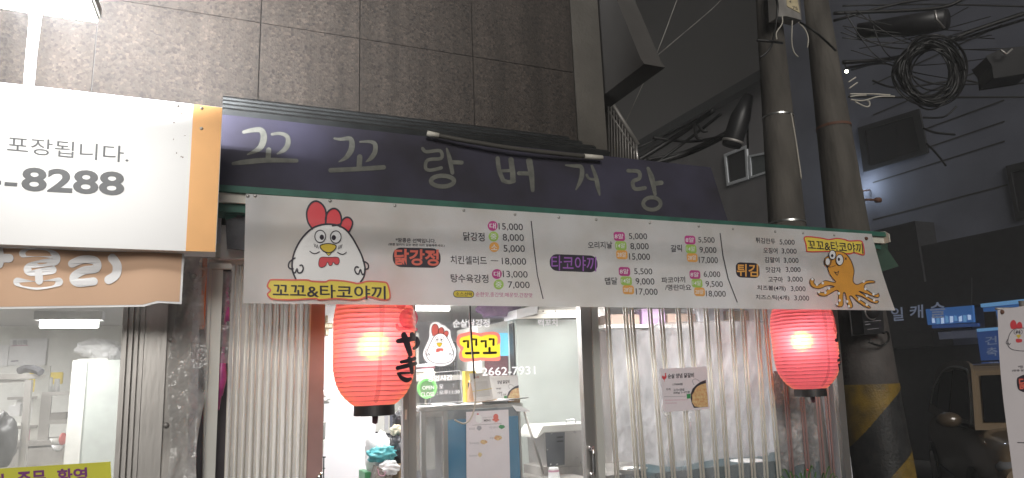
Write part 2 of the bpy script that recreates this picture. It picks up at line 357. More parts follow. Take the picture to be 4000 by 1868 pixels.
def text_mesh(body, bold=0.0):
    key = (body, bold)
    if key not in _tx:
        c = bpy.data.curves.new('t', 'FONT'); c.body = body; c.offset = bold; c.resolution_u = 4
        o = bpy.data.objects.new('t', c)
        me = bpy.data.meshes.new_from_object(o)
        v = [(p.co.x, p.co.y) for p in me.vertices]; f = [tuple(p.vertices) for p in me.polygons]
        bpy.data.objects.remove(o); bpy.data.curves.remove(c); bpy.data.meshes.remove(me)
        x0, x1 = min(p[0] for p in v), max(p[0] for p in v); y0, y1 = min(p[1] for p in v), max(p[1] for p in v)
        _tx[key] = ([((p[0] - x0) / (x1 - x0), (y1 - p[1]) / (y1 - y0)) for p in v], f)
    return _tx[key]
class Decal:
    def __init__(s, fn, root, ox=0, oy=0, sc=1.0, cut=0): s.fn = fn; s.root = root; s.o = (ox, oy, sc); s.cut = cut
    def view(s, ox, oy, sc): return Decal(s.fn, s.root, ox, oy, sc, s.cut)
    def _px(s, p): return Vector((s.o[0] + p[0] * s.o[2], s.o[1] + p[1] * s.o[2], 0))
    def _mesh(s, name, pv, faces, m, k, parent):
        pv, faces = s._cutup(pv, faces)
        return obj(name, [s.fn(p.x, p.y, k) for p in pv], faces, m, parent or s.root)
    def _cutup(s, pv, faces):
        if s.cut:
            bm = bmesh.new(); vv = [bm.verts.new(p) for p in pv]
            for f in faces:
                try: bm.faces.new([vv[i] for i in f])
                except ValueError: pass
            lo = min(p.y for p in pv); hi = max(p.y for p in pv)
            y = math.ceil(lo / s.cut) * s.cut
            while y < hi:
                bmesh.ops.bisect_plane(bm, geom=bm.verts[:] + bm.edges[:] + bm.faces[:], plane_co=(0, y, 0), plane_no=(0, 1, 0)); y += s.cut
            lo = min(p.x for p in pv); hi = max(p.x for p in pv); cx = s.cut * (4 if s.cut > 8 else 1)
            y = math.ceil(lo / cx) * cx
            while y < hi:
                bmesh.ops.bisect_plane(bm, geom=bm.verts[:] + bm.edges[:] + bm.faces[:], plane_co=(y, 0, 0), plane_no=(1, 0, 0)); y += cx
            bm.verts.index_update(); pv = [v.co.copy() for v in bm.verts]; faces = [[v.index for v in f.verts] for f in bm.faces]; bm.free()
        return pv, faces
    def poly(s, name, pts, m, k=1, parent=None, sm=False, hole=None):
        p = smooth_pts([(q[0], q[1], 0) for q in pts], 4, True) if sm else [Vector((q[0], q[1], 0)) for q in pts]
        p = [s._px(q) for q in p]
        if hole:
            h = [s._px(q) for q in (smooth_pts([(q[0], q[1], 0) for q in hole], 4, True) if sm else [Vector((q[0], q[1], 0)) for q in hole])]
            return s._mesh(name, p + h, [tuple(t) for t in geometry.tessellate_polygon([p, h])], m, k, parent)
        return s._mesh(name, p, [tuple(t) for t in geometry.tessellate_polygon([p])], m, k, parent)
    def strokes(s, name, lst, m, k=1, parent=None, sm=True, dk=0.15):
        """several brush strokes as one mesh: lst of (points, width or widths)"""
        objs = []; V = []; Fc = []
        for i, (pts, wd) in enumerate(lst):
            n0 = len(pts); ws = list(wd) if isinstance(wd, (list, tuple)) else [wd] * n0
            if sm and n0 > 2:
                p3 = smooth_pts([(p[0], p[1], ws[j]) for j, p in enumerate(pts)], 5)
                pp = [(q.x, q.y) for q in p3]; ws = [max(1, q.z) for q in p3]
            else: pp = pts
            ol = [s._px(q) for q in cap_outline(pp, ws)]
            ol, tri = s._cutup(ol, [tuple(t) for t in geometry.tessellate_polygon([ol])]); b = len(V)
            V += [s.fn(q.x, q.y, k + i * dk) for q in ol]; Fc += [tuple(j + b for j in t) for t in tri]
        return obj(name, V, Fc, m, parent or s.root)
    def ring(s, name, pts, wd, m, k=1, parent=None, sm=True):
        p = smooth_pts([(q[0], q[1], 0) for q in pts], 4, True) if sm else [Vector((q[0], q[1], 0)) for q in pts]
        n = len(p); A = []; B = []
        for i in range(n):
            t = (p[(i + 1) % n] - p[i - 1]).normalized(); nn = Vector((-t.y, t.x, 0)) * wd / 2
            A.append(s._px(p[i] + nn)); B.append(s._px(p[i] - nn))
        return obj(name, [s.fn(q.x, q.y, k) for q in A + B], [(i, (i + 1) % n, n + (i + 1) % n, n + i) for i in range(n)], m, parent or s.root)
    def text(s, name, body, tl, tr, bl, m, k=1, bold=0.0, parent=None):
        v, f = text_mesh(body, bold); tl, tr, bl = s._px(tl), s._px(tr), s._px(bl)
        return obj(name, [s.fn(*( (tl + (tr - tl) * a + (bl - tl) * b)[:2] ), k) for a, b in v], f, m, parent or s.root)
    def txt(s, name, body, x0, y0, x1, y1, h, m, k=1, bold=0.0, parent=None, lean=0.0):
        return s.text(name, body, (x0, y0), (x1, y1), (x0 + lean * h, y0 + h), m, k, bold, parent)
def planeY(y, eps=0.0012): return lambda px, py, k: atY(px, py, y - k * eps)
def quadbox(name, px4, y, th, m, parent=None):
    """flat sheet facing the street, corners by px, thickness th behind"""
    return MB().prism([atY(p[0], p[1], y) for p in px4], (0, th, 0)).build(name, m, parent)
def vpost(b, top, bot, y, dep):
    """upright extrusion: (x0,x1,y) px at top and bottom on plane y"""
    (a0, a1, ay), (b0, b1, by) = top, bot
    return b.prism([atY(a0, ay, y), atY(a1, ay, y), atY(b1, by, y), atY(b0, by, y)], (0, dep, 0))
def area(name, loc, size, power, col=(1, 1, 1), dirv=(0, 0, -1), parent=None, sizey=None, spread=180):
    l = bpy.data.lights.new(name, 'AREA'); l.energy = power; l.color = col; l.shape = 'RECTANGLE'; l.size = size; l.size_y = sizey or size; l.spread = R(spread)
    o = bpy.data.objects.new(name, l); COL.objects.link(o); o.location = Vector(loc) - (org(parent) if parent else Vector((0, 0, 0)))
    o.rotation_euler = Vector(dirv).to_track_quat('-Z', 'Y').to_euler(); o.parent = parent; return o
def point(name, loc, power, col, rad=0.03, parent=None):
    l = bpy.data.lights.new(name, 'POINT'); l.energy = power; l.color = col; l.shadow_soft_size = rad
    o = bpy.data.objects.new(name, l); COL.objects.link(o); o.location = Vector(loc) - (org(parent) if parent else Vector((0, 0, 0))); o.parent = parent; return o

# ================================================================== THE SETTING
g = MB().grid(lambda u, v: Vector((-40 + 100 * u, -30 + 120 * v, 0)), 20, 20).build('ground', 'asphalt'); tag(g, 'dark asphalt alley surface', 'ground', kind='structure')
g = MB().box((-6, 3.2, 0.004), (4.4, 3.75, 0.12)).build('pavement', 'floor'); tag(g, 'low concrete step along the shop fronts', 'pavement', kind='structure')

# ------------------------------------------------------------------ stone clad building with both shop rooms
bld = thing('stone_building', 'brown granite clad building rising above the dark awning', 'building', (0, 3.9, 0))
YW = 3.9
b = MB(); xs = [-5.0, -3.6, -2.25, -0.98] + [atY(k * 1.5528, 200, YW).x for k in (578, 905, 1189, 1440)]
xs = [-4.4, -3.45, -2.5, -1.55, -0.6, 0.2] + xs[5:]
zj = atY(1405, 151, YW).z; zs = [2.62, 2.62 + (zj - 2.62) * 0.0, zj, zj + 1.05, zj + 2.1, zj + 3.15, 9.0]; zs = [2.62] + zs[2:]
for i in range(len(xs) - 1):
    for j in range(len(zs) - 1):
        b.box((xs[i] + 0.003, YW, zs[j] + 0.003), (xs[i + 1] - 0.003, YW + 0.03, zs[j + 1] - 0.003))
b.build('stone_cladding', 'granite', bld)
b = MB(); b.box((-6, YW + 0.012, 2.6), (xs[-1] + 0.004, 6.7, 9)); b.build('backing_wall', 'joint', bld)
XC = atY(2366, 500, YW).x
MB().box((xs[-1] + 0.006, YW - 0.004, 2.6), (XC, 6.7, 9)).build('corner_column', 'render', bld)
# slanted fin wall standing out from the corner
XF = XC + 0.02
fin = [atX(px, py, XF) for px, py in ((2366, 366), (2517, 250), (2502, 228), (2409, 0), (2380, -80), (2320, -80))]
fin[0].y = fin[-1].y = YW + 0.2
MB().prism(fin, (0.16, 0, 0)).build('slanted_side_wall', 'soffit', bld)
# interior shells
XP = -0.02
MB().box((XP - 0.06, 3.62, 0.12), (XP + 0.06, 6.6, 2.5)).build('dividing_wall', 'wallgrey', bld)
XR = atY(3285, 1500, 3.75).x
MB().box((-0.0, 6.6, 0), (XR + 0.1, 6.7, 2.6)).build('back_wall', 'wallgrey', bld)
MB().box((XR + 0.02, 3.84, 0), (XR + 0.1, 6.6, 2.5)).build('end_wall', 'wallgrey', bld)
MB().box((0.04, 3.45, 2.26), (XR + 0.1, 6.6, 2.42)).build('shop_ceiling', 'ceil', bld)
MB().box((0.04, 3.75, 0), (XR + 0.02, 6.6, 0.14)).build('shop_floor', 'floor', bld)
xq = atY(1467, 1500, 5.3).x
MB().box((0.04, 5.3, 0.14), (xq, 6.58, 2.26)).build('white_partition', 'wallin', bld)
MB().box((-5, 6.3, 0), (XP - 0.06, 6.4, 2.5)).build('neighbour_back_wall', 'fridgew', bld)
MB().box((-5, 3.45, 2.2), (XP - 0.06, 6.3, 2.3)).build('neighbour_ceiling', 'ceil', bld)
MB().box((-5, 3.45, 0), (XP - 0.06, 6.3, 0.14)).build('neighbour_floor', 'floor', bld)
MB().box((-5.1, 3.45, 0), (-5, 6.3, 2.5)).build('neighbour_side_wall', 'wallin', bld)

# ================================================================== NEIGHBOUR'S SIGN, FLOOD LAMP, ORANGE SHEET
YS = 3.0
sg = thing('shop_sign', 'large white sign board with grey phone number and orange end strip, lit by the lamp', 'sign', (-0.8, YS, 2.2))
c = [(-500, 240), (870, 420), (843, 985), (-500, 950)]
P = [atY(x, y, YS) for x, y in c]
P[0].z = P[1].z = (P[1].z); P[3].z = P[2].z
bo = MB().prism(P, (0, 0.12, 0)).build('board', 'signwhite', sg)
ds = Decal(planeY(YS, 0.001), sg)
quadbox('end_strip', [(756, 407), (868, 421), (841, 984), (725, 981)], YS - 0.002, 0.0015, 'signorange', sg)
z1 = ds.view(0, 0, .5817)
z1.text('lettering', '포장됩니다.', (52, 912), (868, 985), (46, 1022), 'signgrey', 1.5, 0.0)
k = ds.view(0, 0, 1.5528)
k.text('phone_number', '8288', (55, 420), (314, 433), (53, 480), 'signgrey', 1.5, 0.028)
k.poly('phone_number', [(12, 458), (44, 460), (43, 469), (11, 467)], 'signgrey', 1.5)
k.poly('phone_number', [(-30, 452), (3, 455), (3, 465), (-30, 463)], 'signgrey', 1.5)
for px, py in ((694, 413), (788, 424), (787, 503)):
    p = atY(px, py, YS); MB().lathe([(0.0, 0), (0.007, 0.0)], (0, 0, 0), 12)
    MB().ball(p + Vector((0, -0.002, 0)), (0.007, 0.005, 0.007), 12, 8).build('screw', 'galv', sg, True)
st = Decal(planeY(YS, 0.001), sg)
rr = random.Random(3)
lst = []
for _ in range(9):
    x, y = rr.uniform(660, 735), rr.uniform(430, 640); lst.append(ell(x, y, rr.uniform(1, 3.2), rr.uniform(1, 3), 8))
V = []; Fc = []
for e in lst:
    bb = len(V); V += [atY(x, y, YS - 0.0012) for x, y in e]; Fc.append([bb + i for i in range(len(e))])
obj('dirt_speck', V, Fc, 'rust', sg)

fl = thing('flood_lamp', 'glaring white LED flood lamp on a bent arm above the white sign', 'lamp', tuple(atY(110, 320, 3.04)))
arm = smooth_pts([atY(112, 345, 3.05), atY(116, 290, 3.03), atY(124, 200, 2.96), atY(134, 110, 2.80), atY(140, 45, 2.62), atY(143, 0, 2.5)], 6)
MB().tube(arm, 0.0185, 12).build('arm', 'housing', fl, True)
lc = atY(146, 6, 2.46)
nrm = Vector((0.0, 0.10, -0.99)).normalized(); ux = Vector((1, 0, 0)); uy = nrm.cross(ux)
def slab(cn, hx, hy, hz): 
    vs = [cn + ux * (hx * a) + uy * (hy * bb) + nrm * (hz * cc) for cc in (-1, 1) for bb in (-1, 1) for a in (-1, 1)]
    return MB().add(vs, [(0, 1, 3, 2), (4, 6, 7, 5), (0, 4, 5, 1), (2, 3, 7, 6), (0, 2, 6, 4), (1, 5, 7, 3)])
bevel(slab(lc - nrm * 0.03, 0.165, 0.11, 0.025).build('lamp_head', 'housing', fl), 0.008)
slab(lc, 0.155, 0.10, 0.003).build('led_panel', 'led', fl)
area('led_light', lc + nrm * 0.006, 0.26, 2.6, (1, 0.985, 0.95), (0, 0.62, -0.75), fl, 0.16)
area('wall_veil_fill', lc + Vector((0.0, 0.10, 0.05)), 0.2, 165, (0.97, 0.985, 1.0), (0.12, 0.80, 0.58), fl, 0.08, 125)  # added fill aimed at the wall, imitates lens veil around the lamp

sh = thing('banner_sheet', 'orange cloth sheet with round white letters hanging below the white sign', 'banner', (-0.5, 3.06, 2.0))
def shf(px, py, k):
    d = 0.012 * math.sin(px * 0.013) + 0.012 * max(0, (py - 1050) / 150)
    return atY(px, py, 3.07 - d - k * 0.0014)
top = lambda u: (-460 + u * 1180, 960 + 22 * u)
bots = [(-460, 1225), (0, 1207), (563, 1198), (611, 1183), (709, 1188)]
def lerp_poly(L, x):
    for a, b_ in zip(L, L[1:]):
        if x <= b_[0]: t = (x - a[0]) / (b_[0] - a[0]); return a[1] + (b_[1] - a[1]) * t
    return L[-1][1]
def shg(i):
    def fn(u, v):
        t = top(u); xb = -460 + u * (1169 - i); yb = lerp_poly(bots, xb) - i
        return shf(t[0] - i * u + (xb - t[0] + i * u) * v, t[1] + (yb - t[1]) * v, 1.0 if i else 0)
    return fn
MB().grid(shg(0), 40, 10).build('cloth', 'white', sh, True)
MB().grid(shg(8), 40, 10).build('orange_face', 'sheetorange', sh, True)
d = Decal(shf, sh, 0, 900, .8045)
d.strokes('lettering', [([(112, 112), (190, 108), (262, 120), (268, 150), (205, 162), (140, 180), (150, 202), (255, 192)], 40), ([(188, 205), (190, 245)], 38), ([(85, 250), (180, 268), (285, 250)], 42),
                        ([(350, 162), (400, 142), (462, 148), (468, 185), (405, 196), (358, 226), (375, 254), (455, 248)], 40), ([(545, 135), (568, 170), (562, 215), (528, 240)], 44), ([(-40, 150), (0, 137), (45, 135)], 42), ([(-5, 90), (0, 140), (-5, 165)], 40)], 'white', 3)

# ================================================================== AWNING BOARD, FLASHING, UNLIT TUBE
A0, A1 = Vector((0, 3.3, 2.565)), Vector((0, 3.41, 2.95))
AN = Vector((0, A1.z - A0.z, -(A1.y - A0.y))).normalized()
def awf(px, py, k):
    dd = ray(px, py); t = AN.dot(A0 - CAM) / AN.dot(dd); return CAM + dd * t - AN * (k * 0.0012)
aw = thing('awning', 'dark plum canvas awning board with faded hand painted letters', 'awning', (1.4, 3.3, 2.565))
XA0, XA1 = 0.0, atY(2845, 868, 3.3).x
n_ = AN * 0.03
b = MB()
def awg(u, v):
    p = A0.lerp(A1, v); x = XA0 - 0.35 + (XA1 - XA0 + 0.35 - 0.025 * 0) * u
    return Vector((x, p.y, p.z)) - AN * (0.0006 * math.sin(u * 31) * math.sin(v * 3.1))
b.grid(awg, 60, 8)
b.build('canvas', 'canvas', aw, True)
MB().box((XA0 - 0.35, 3.425, 2.566), (XA1 - 0.004, 3.45, 2.94)).build('frame', 'flash', aw)
za = Decal(awf, aw, 800, 300, .4988); zb = Decal(awf, aw, 1700, 400, .4988)
W = za.strokes('lettering', [([(305, 435), (370, 420), (440, 420), (462, 480), (430, 560), (335, 610)], [26, 34, 42, 50, 44, 12]), ([(525, 452), (590, 446), (645, 470), (650, 530), (620, 575), (568, 605)], [20, 26, 34, 40, 34, 12]), ([(500, 575), (495, 650)], 40), ([(222, 682), (330, 668), (500, 655), (718, 660)], [26, 40, 38, 30]),
    ([(1015, 485), (1060, 492), (1140, 488), (1150, 560), (1110, 630), (1050, 668)], [16, 24, 36, 46, 36, 8]), ([(1215, 512), (1290, 510), (1332, 530), (1332, 590), (1300, 640), (1262, 668)], [14, 24, 34, 38, 34, 8]), ([(1213, 630), (1208, 715)], 42), ([(985, 735), (1200, 725), (1400, 712)], 36),
    ([(1705, 565), (1735, 590), (1840, 582), (1850, 640), (1745, 655), (1728, 715), (1765, 735), (1850, 716)], 27), ([(1893, 565), (1915, 640), (1938, 755)], [14, 34, 30]), ([(1930, 672), (2010, 675)], 32)], 'chalk', 1)
za.ring('lettering', ell(1860, 820, 90, 42), 34, 'chalk', 2.6); 
zb.strokes('lettering', [([(488, 440), (500, 530), (530, 610)], 34), ([(592, 450), (605, 540), (608, 610)], 42), ([(505, 540), (600, 535)], 24), ([(528, 612), (570, 626), (615, 618)], 32), ([(735, 460), (752, 560), (762, 690)], [50, 44, 30]), ([(655, 557), (740, 560)], 32),
    ([(1022, 495), (1080, 500), (1140, 508), (1148, 570), (1130, 630), (1100, 685)], [14, 24, 32, 36, 30, 10]), ([(1225, 500), (1255, 580), (1272, 660), (1286, 728)], [20, 30, 34, 12]), ([(1185, 570), (1205, 600), (1262, 606)], 20),
    ([(1510, 538), (1590, 545), (1598, 595), (1548, 622), (1552, 668), (1580, 682), (1640, 672)], 30), ([(1665, 520), (1695, 600), (1720, 722)], [26, 42, 26]), ([(1710, 640), (1768, 632)], 36)], 'chalk', 1)
zb.ring('lettering', ell(1695, 795, 68, 48), 30, 'chalk', 2.6)
# ribbed metal flashing between the awning board and the wall
fr = thing('roof_flashing', 'dark ribbed metal flashing between the awning board and the stone wall', 'flashing', (1, 3.6, 2.95))
XFl = atY(2330, 600, 3.6).x
for i in range(4):
    y0 = 3.455 + i * 0.108; z0 = 2.955 + i * 0.064
    MB().prism([(0.02, y0, z0), (0.02, y0 + 0.10, z0 + 0.005), (0.02, y0 + 0.105, z0 + 0.062), (0.02, y0 + 0.02, z0 + 0.058), (0.02, y0 - 0.012, z0 + 0.036)], (XFl - 0.02 - i * 0.03, 0, 0)).build('rib', 'flash', fr)
tl = thing('fluorescent_tube', 'unlit frosted tube light lying along the top of the dark awning', 'tube light', tuple(atY(2000, 570, 3.33)))
pts = smooth_pts([atY(1668, 521, 3.37), atY(1850, 556, 3.35), atY(2080, 590, 3.34), atY(2352, 617, 3.36)], 6)
MB().tube(pts, 0.0125, 10).build('tube_glass', 'tube', tl, True)
for a, bq in ((0, 2), (-3, -1)):
    MB().tube([pts[a], pts[bq] if bq != -1 else pts[-1]] if a == 0 else [pts[-3], pts[-1]], 0.0145, 10).build('end_cap', 'cream', tl, True)

# gutter with green top and cream front rail
gt = thing('gutter', 'long gutter with green trim and cream rail above the menu banner', 'gutter', (2, 3.3, 2.54))
XG1 = atY(3470, 930, 3.27).x
MB().box((0.012, 3.262, 2.532), (XG1 - 0.03, 3.298, 2.562)).build('green_trim', 'green', gt)
MB().box((0.015, 3.282, 2.488), (XG1 - 0.03, 3.30, 2.531)).build('cream_rail', 'cream', gt)
MB().prism([(XG1 - 0.03, 3.24, 2.49), (XG1 - 0.03, 3.24, 2.545), (XG1 - 0.03, 3.275, 2.572), (XG1 - 0.03, 3.32, 2.575), (XG1 - 0.03, 3.32, 2.482)], (0.008, 0, 0)).build('end_cap', 'cream', gt)
MB().box((0.02, 3.305, 2.45), (XG1 - 0.04, 3.44, 2.555)).build('channel', 'green', gt)
sv = thing('awning_valance', 'dark green cloth flap folded down at the left end behind the banner', 'valance', (0.05, 3.36, 2.3))
zv = lambda x, y, yy: atY(640 + x * .4986, 730 + y * .4986, yy)
MB().prism([zv(425, 90, 3.36), zv(700, 100, 3.36), zv(700, 500, 3.36), zv(628, 498, 3.36), zv(495, 480, 3.36), zv(485, 270, 3.36), zv(460, 140, 3.36), zv(425, 130, 3.36)], (0, 0.012, 0)).build('cloth', 'darkcloth', sv)
MB().prism([zv(462, 150, 3.352), zv(585, 150, 3.352), zv(570, 235, 3.352), zv(485, 260, 3.352)], (0, 0.004, 0)).build('green_patch', 'green', sv)
MB().prism([zv(605, 165, 3.352), zv(635, 168, 3.352), zv(635, 235, 3.352), zv(612, 225, 3.352)], (0, 0.004, 0)).build('green_patch', 'green', sv)
sv = thing('awning_valance', 'dark green cloth flap hanging past the right end of the banner', 'valance', (4.3, 3.4, 2.3))
zo = lambda x, y, yy: atY(3100 + x * .2993, 880 + y * .2993, yy)
MB().prism([zo(1000, 170, 3.36), zo(1225, 200, 3.36), zo(1230, 320, 3.38), zo(1372, 535, 3.36), zo(1140, 610, 3.36), zo(1000, 500, 3.36)], (0, 0.01, 0)).build('cloth', mat('dark green cloth', (0.035, 0.07, 0.05), 0.85), sv)

# ================================================================== THE MENU BANNER
bn = thing('menu_banner', 'long white menu banner with cartoon hen, prices and octopus screwed under the awning', 'banner', (2.1, 3.3, 2.0))
btop = lambda x: 757 + (x - 960) * 0.0643
bbot = lambda x: 1185 + (x - 950) * 0.011
def bnf(px, py, k):
    v = min(1.2, max(0, (py - btop(px)) / (bbot(px) - btop(px))))
    w_ = math.sin(px / 210.0) * 0.3 + 1
    dsp = 0.022 + (0.016 + 0.012 / (1 + math.exp((px - 1700) / 150.0))) * w_ * math.exp(-((v - 0.24) / 0.15) ** 2) - 0.006 * math.exp(-((v - 0.55) / 0.18) ** 2) + 0.030 * v ** 3 + 0.006 * math.sin(px / 95.0 + v * 3) * v + 0.0035 * math.cos((px - 968) / 270.0 * 2 * math.pi) * math.exp(-v / 0.16) + 0.003 * math.sin(px / 47.0 - v * 5) * v * v
    return atY(px, py, 3.272 - dsp - k * 0.0015)
def edge(x):  # right edge flares towards the bottom
    return [(3405, 915), (3425, 985), (3446, 1080), (3470, 1150), (3497, 1212)]
def bng(u, v):
    e = edge(0); t = v * 4; i = min(3, int(t)); f = t - i
    xr = e[i][0] + (e[i + 1][0] - e[i][0]) * f
    xl = 960 - 10 * v; x = xl + (xr - xl) * u
    return bnf(x, btop(min(x, 3440)) + (bbot(x) - btop(min(x, 3440))) * v, 0)
MB().grid(bng, 110, 34).build('sheet', 'banner', bn, True)
D = Decal(bnf, bn, cut=14)
for px, py in ((968, 766), (997, 765), (1289, 785), (1542, 803), (1812, 822), (2012, 838), (2182, 849), (2329, 858), (2538, 871), (2729, 884), (2863, 894), (3028, 905), (3136, 911), (3258, 919)):
    MB().ball(bnf(px, py, 1), (0.008, 0.006, 0.008), 12, 8).build('screw', 'galv', bn, True)
MB().tube([bnf(3384, 932, 0), bnf(3384, 932, 5)], 0.012, 10).build('screw', 'rust', bn, True)
# --- hen
H = D.view(900, 700, .4988)
body = [(515, 790), (492, 735), (483, 690), (488, 620), (510, 550), (548, 480), (598, 420), (650, 380), (710, 358), (775, 352), (840, 362), (900, 393), (948, 448), (990, 520), (1025, 590), (1045, 650), (1055, 710), (1045, 765), (1020, 805)]
H.poly('hen_body', body, mat('hen white print', (0.80, 0.79, 0.79), 0.5, var=0.01), 1)
for c_ in ([(640, 390), (605, 330), (598, 255), (625, 195), (665, 172), (705, 185), (738, 225), (750, 280), (745, 352)], [(748, 352), (745, 310), (760, 262), (790, 235), (822, 231), (852, 255), (868, 300), (862, 350), (800, 365)], [(858, 372), (875, 325), (905, 300), (935, 305), (956, 335), (950, 375), (928, 415)]):
    H.poly('hen_comb', c_, 'red', 0.6); H.strokes('hen_outline', [(c_, 13)], 'ink', 2)
H.strokes('hen_outline', [(body, 13)], 'ink', 2.4)
for (cx, cy), (qx, qy) in (((703, 448), (716, 455)), ((825, 453), (809, 458))):
    H.poly('hen_eye', ell(cx, cy, 42, 48), 'white', 2); H.ring('hen_eye', ell(cx, cy, 42, 48), 7, 'ink', 3); H.poly('hen_pupil', ell(qx, qy, 17, 20), 'ink', 3)
H.poly('hen_beak', [(735, 565), (770, 578), (802, 565), (770, 600)], 'yellow', 2); H.ring('hen_outline', [(735, 565), (770, 578), (802, 565), (770, 600)], 6, 'ink', 2.6, sm=False)
bk = [(702, 530), (716, 512), (765, 504), (815, 512), (828, 530), (808, 560), (768, 577), (726, 560)]
H.poly('hen_beak', bk, 'beak', 3, sm=True); H.ring('hen_outline', bk, 7, 'ink', 4)
H.strokes('hen_outline', [([(655, 508), (662, 530)], 5), ([(667, 512), (675, 538)], 5), ([(680, 515), (688, 542)], 5), ([(845, 548), (852, 520)], 5), ([(855, 543), (865, 515)], 5), ([(866, 540), (875, 512)], 5),
    ([(622, 565), (645, 580), (670, 582), (697, 568)], 7), ([(838, 572), (860, 585), (885, 588), (908, 573)], 7)], 'ink', 2)
wt = [(710, 612), (775, 612), (840, 612), (854, 640), (845, 666), (822, 668), (805, 650), (795, 672), (775, 676), (760, 650), (745, 678), (715, 692), (693, 680), (692, 645)]
H.poly('hen_wattle', wt, 'red', 2, sm=True); H.ring('hen_outline', wt, 4, 'ink', 3)
H.strokes('hen_outline', [([(505, 618), (462, 650), (456, 690), (485, 708)], 11), ([(490, 700), (488, 722), (506, 734), (522, 702), (530, 732), (556, 730), (570, 702), (562, 675), (545, 676)], 11), ([(1038, 640), (1075, 662), (1080, 695), (1056, 708)], 11), ([(1052, 700), (1050, 735), (1033, 746), (1018, 708), (1004, 742), (984, 735), (974, 706), (985, 686), (1002, 690)], 11)], 'ink', 3)
lab = [(305, 800), (330, 788), (470, 790), (600, 790), (640, 800), (740, 805), (780, 792), (880, 797), (950, 808), (1000, 818), (1080, 800), (1180, 805), (1225, 815), (1245, 870), (1250, 925), (1230, 943), (1170, 940), (1080, 920), (1020, 938), (960, 945), (830, 935), (700, 945), (660, 935), (480, 945), (340, 940), (305, 925), (290, 900), (315, 870), (290, 840)]
L = H.poly('name_plate', lab, 'yellow', 4.2, sm=True); H.ring('plate_border', lab, 12, 'coral', 5.2, parent=L)
H.text('lettering', '꼬꼬&타코야끼', (330, 815), (1215, 838), (332, 922), 'ink', 5.6, 0.012, L)
# --- left menu
def pill(d_, tl, tr, bl, rad, col, name='menu_badge', k=1): return d_.poly(name, rrect(tl, tr, bl, rad), col, k)
H.txt('note_lettering', '*땅콩은 선택입니다.', 1293, 460, 1608, 468, 34, 'ink', 1, 0.012)
H.txt('note_lettering', '(땅콩 알러지 있는 분은 미리 말씀해주세요.)', 1238, 500, 1678, 512, 22, 'ink', 1, 0.012)
p_ = pill(H, (1270, 535), (1645, 543), (1272, 688), 66, 'ink'); H.txt('lettering', '닭강정', 1284, 545, 1632, 552, 128, 'coral', 2, 0.03, p_)
Cc = D.view(1700, 750, .4988); Dd = D.view(2500, 800, .4988)
def badge(d_, cx, cy, t, col, rx=39, ry=39, sq=False):
    o = d_.poly('size_badge', rrect((cx - rx, cy - ry), (cx + rx, cy - ry + 3), (cx - rx + 4, cy + ry), 20) if sq else ell(cx, cy, rx, ry), col, 1)
    f = 0.78 if sq else 0.62
    d_.txt('lettering', t, cx - rx * f, cy - ry * 0.55, cx + rx * f, cy - ry * 0.52, ry * 1.1, 'white', 2, 0.008, o)
def price(d_, t, x0, y0, x1, y1, h): d_.txt('price_lettering', t, x0, y0, x1, y1, h * 1.12, 'ink', 1, 0.004, lean=0.06)
def item(d_, t, x0, y0, x1, y1, h): d_.txt('menu_lettering', t, x0, y0, x1, y1, h, 'ink', 1, 0.012, lean=0.05)
item(Cc, '닭강정', 218, 312, 385, 320, 68)
for (cx, cy, t, col) in ((450, 266, '대', 'magenta'), (457, 349, '중', 'lime'), (462, 432, '소', 'orange'), (483, 643, '대', 'magenta'), (497, 725, '중', 'lime')): badge(Cc, cx, cy, t, col)
for a in (('15,000', 495, 243, 685, 250, 53), ('8,000', 527, 328, 692, 332, 55), ('5,000', 533, 415, 700, 418, 55), ('18,000', 520, 515, 710, 519, 54), ('13,000', 528, 617, 722, 621, 53), ('7,000', 568, 700, 738, 703, 53)): price(Cc, *a)
item(Cc, '치킨셀러드', 118, 498, 402, 505, 66); Cc.strokes('menu_dash', [([(437, 538), (493, 540)], 5)], 'ink', 1)
item(Cc, '탕수육강정', 120, 642, 415, 648, 66)
p_ = Cc.poly('menu_badge', rrect((143, 773), (302, 776), (144, 823), 24), 'yellow', 1); Cc.ring('badge_border', rrect((143, 773), (302, 776), (144, 823), 24), 5, 'ink', 2, p_, False); Cc.txt('lettering', '소스선택', 160, 783, 288, 787, 30, 'ink', 2, 0.008, p_)
Cc.txt('sauce_lettering', '순한맛,중간맛,매운맛,간장맛', 317, 784, 762, 793, 36, 'magenta', 1, 0.0)
D.cut = 14
def divider(d_, pts, wd): return d_.poly('divider_line', [(x - wd / 2, y) for x, y in pts] + [(x + wd / 2, y) for x, y in pts[::-1]], 'ink', 1)
divider(Cc, [(752, 228), (775, 450), (800, 650), (845, 838)], 8)
divider(Dd, [(627, 222), (650, 400), (690, 580), (762, 765)], 8)
# --- middle menu
p_ = pill(Cc, (896, 486), (1270, 500), (898, 617), 58, 'ink'); Cc.txt('lettering', '타코야끼', 910, 496, 1262, 508, 116, 'purple', 2, 0.008, p_)
item(Cc, '오리지날', 1195, 390, 1385, 388, 54); item(Cc, '맵달', 1328, 670, 1425, 668, 56)
for cx, cy, t, col in ((1440, 347, '8알', 'magenta'), (1452, 420, '14알', 'lime'), (1460, 490, '28알', 'orange'), (1480, 622, '8알', 'magenta'), (1494, 695, '14알', 'lime'), (1511, 765, '28알', 'orange')): badge(Cc, cx, cy, t, col, 44, 35, True)
for a in (('5,000', 1515, 322, 1658, 325, 48), ('8,000', 1527, 400, 1670, 402, 50), ('15,000', 1517, 480, 1680, 483, 52), ('5,500', 1557, 598, 1698, 600, 48), ('9,000', 1568, 675, 1715, 677, 51), ('17,000', 1570, 755, 1740, 758, 51)): price(Cc, *a)
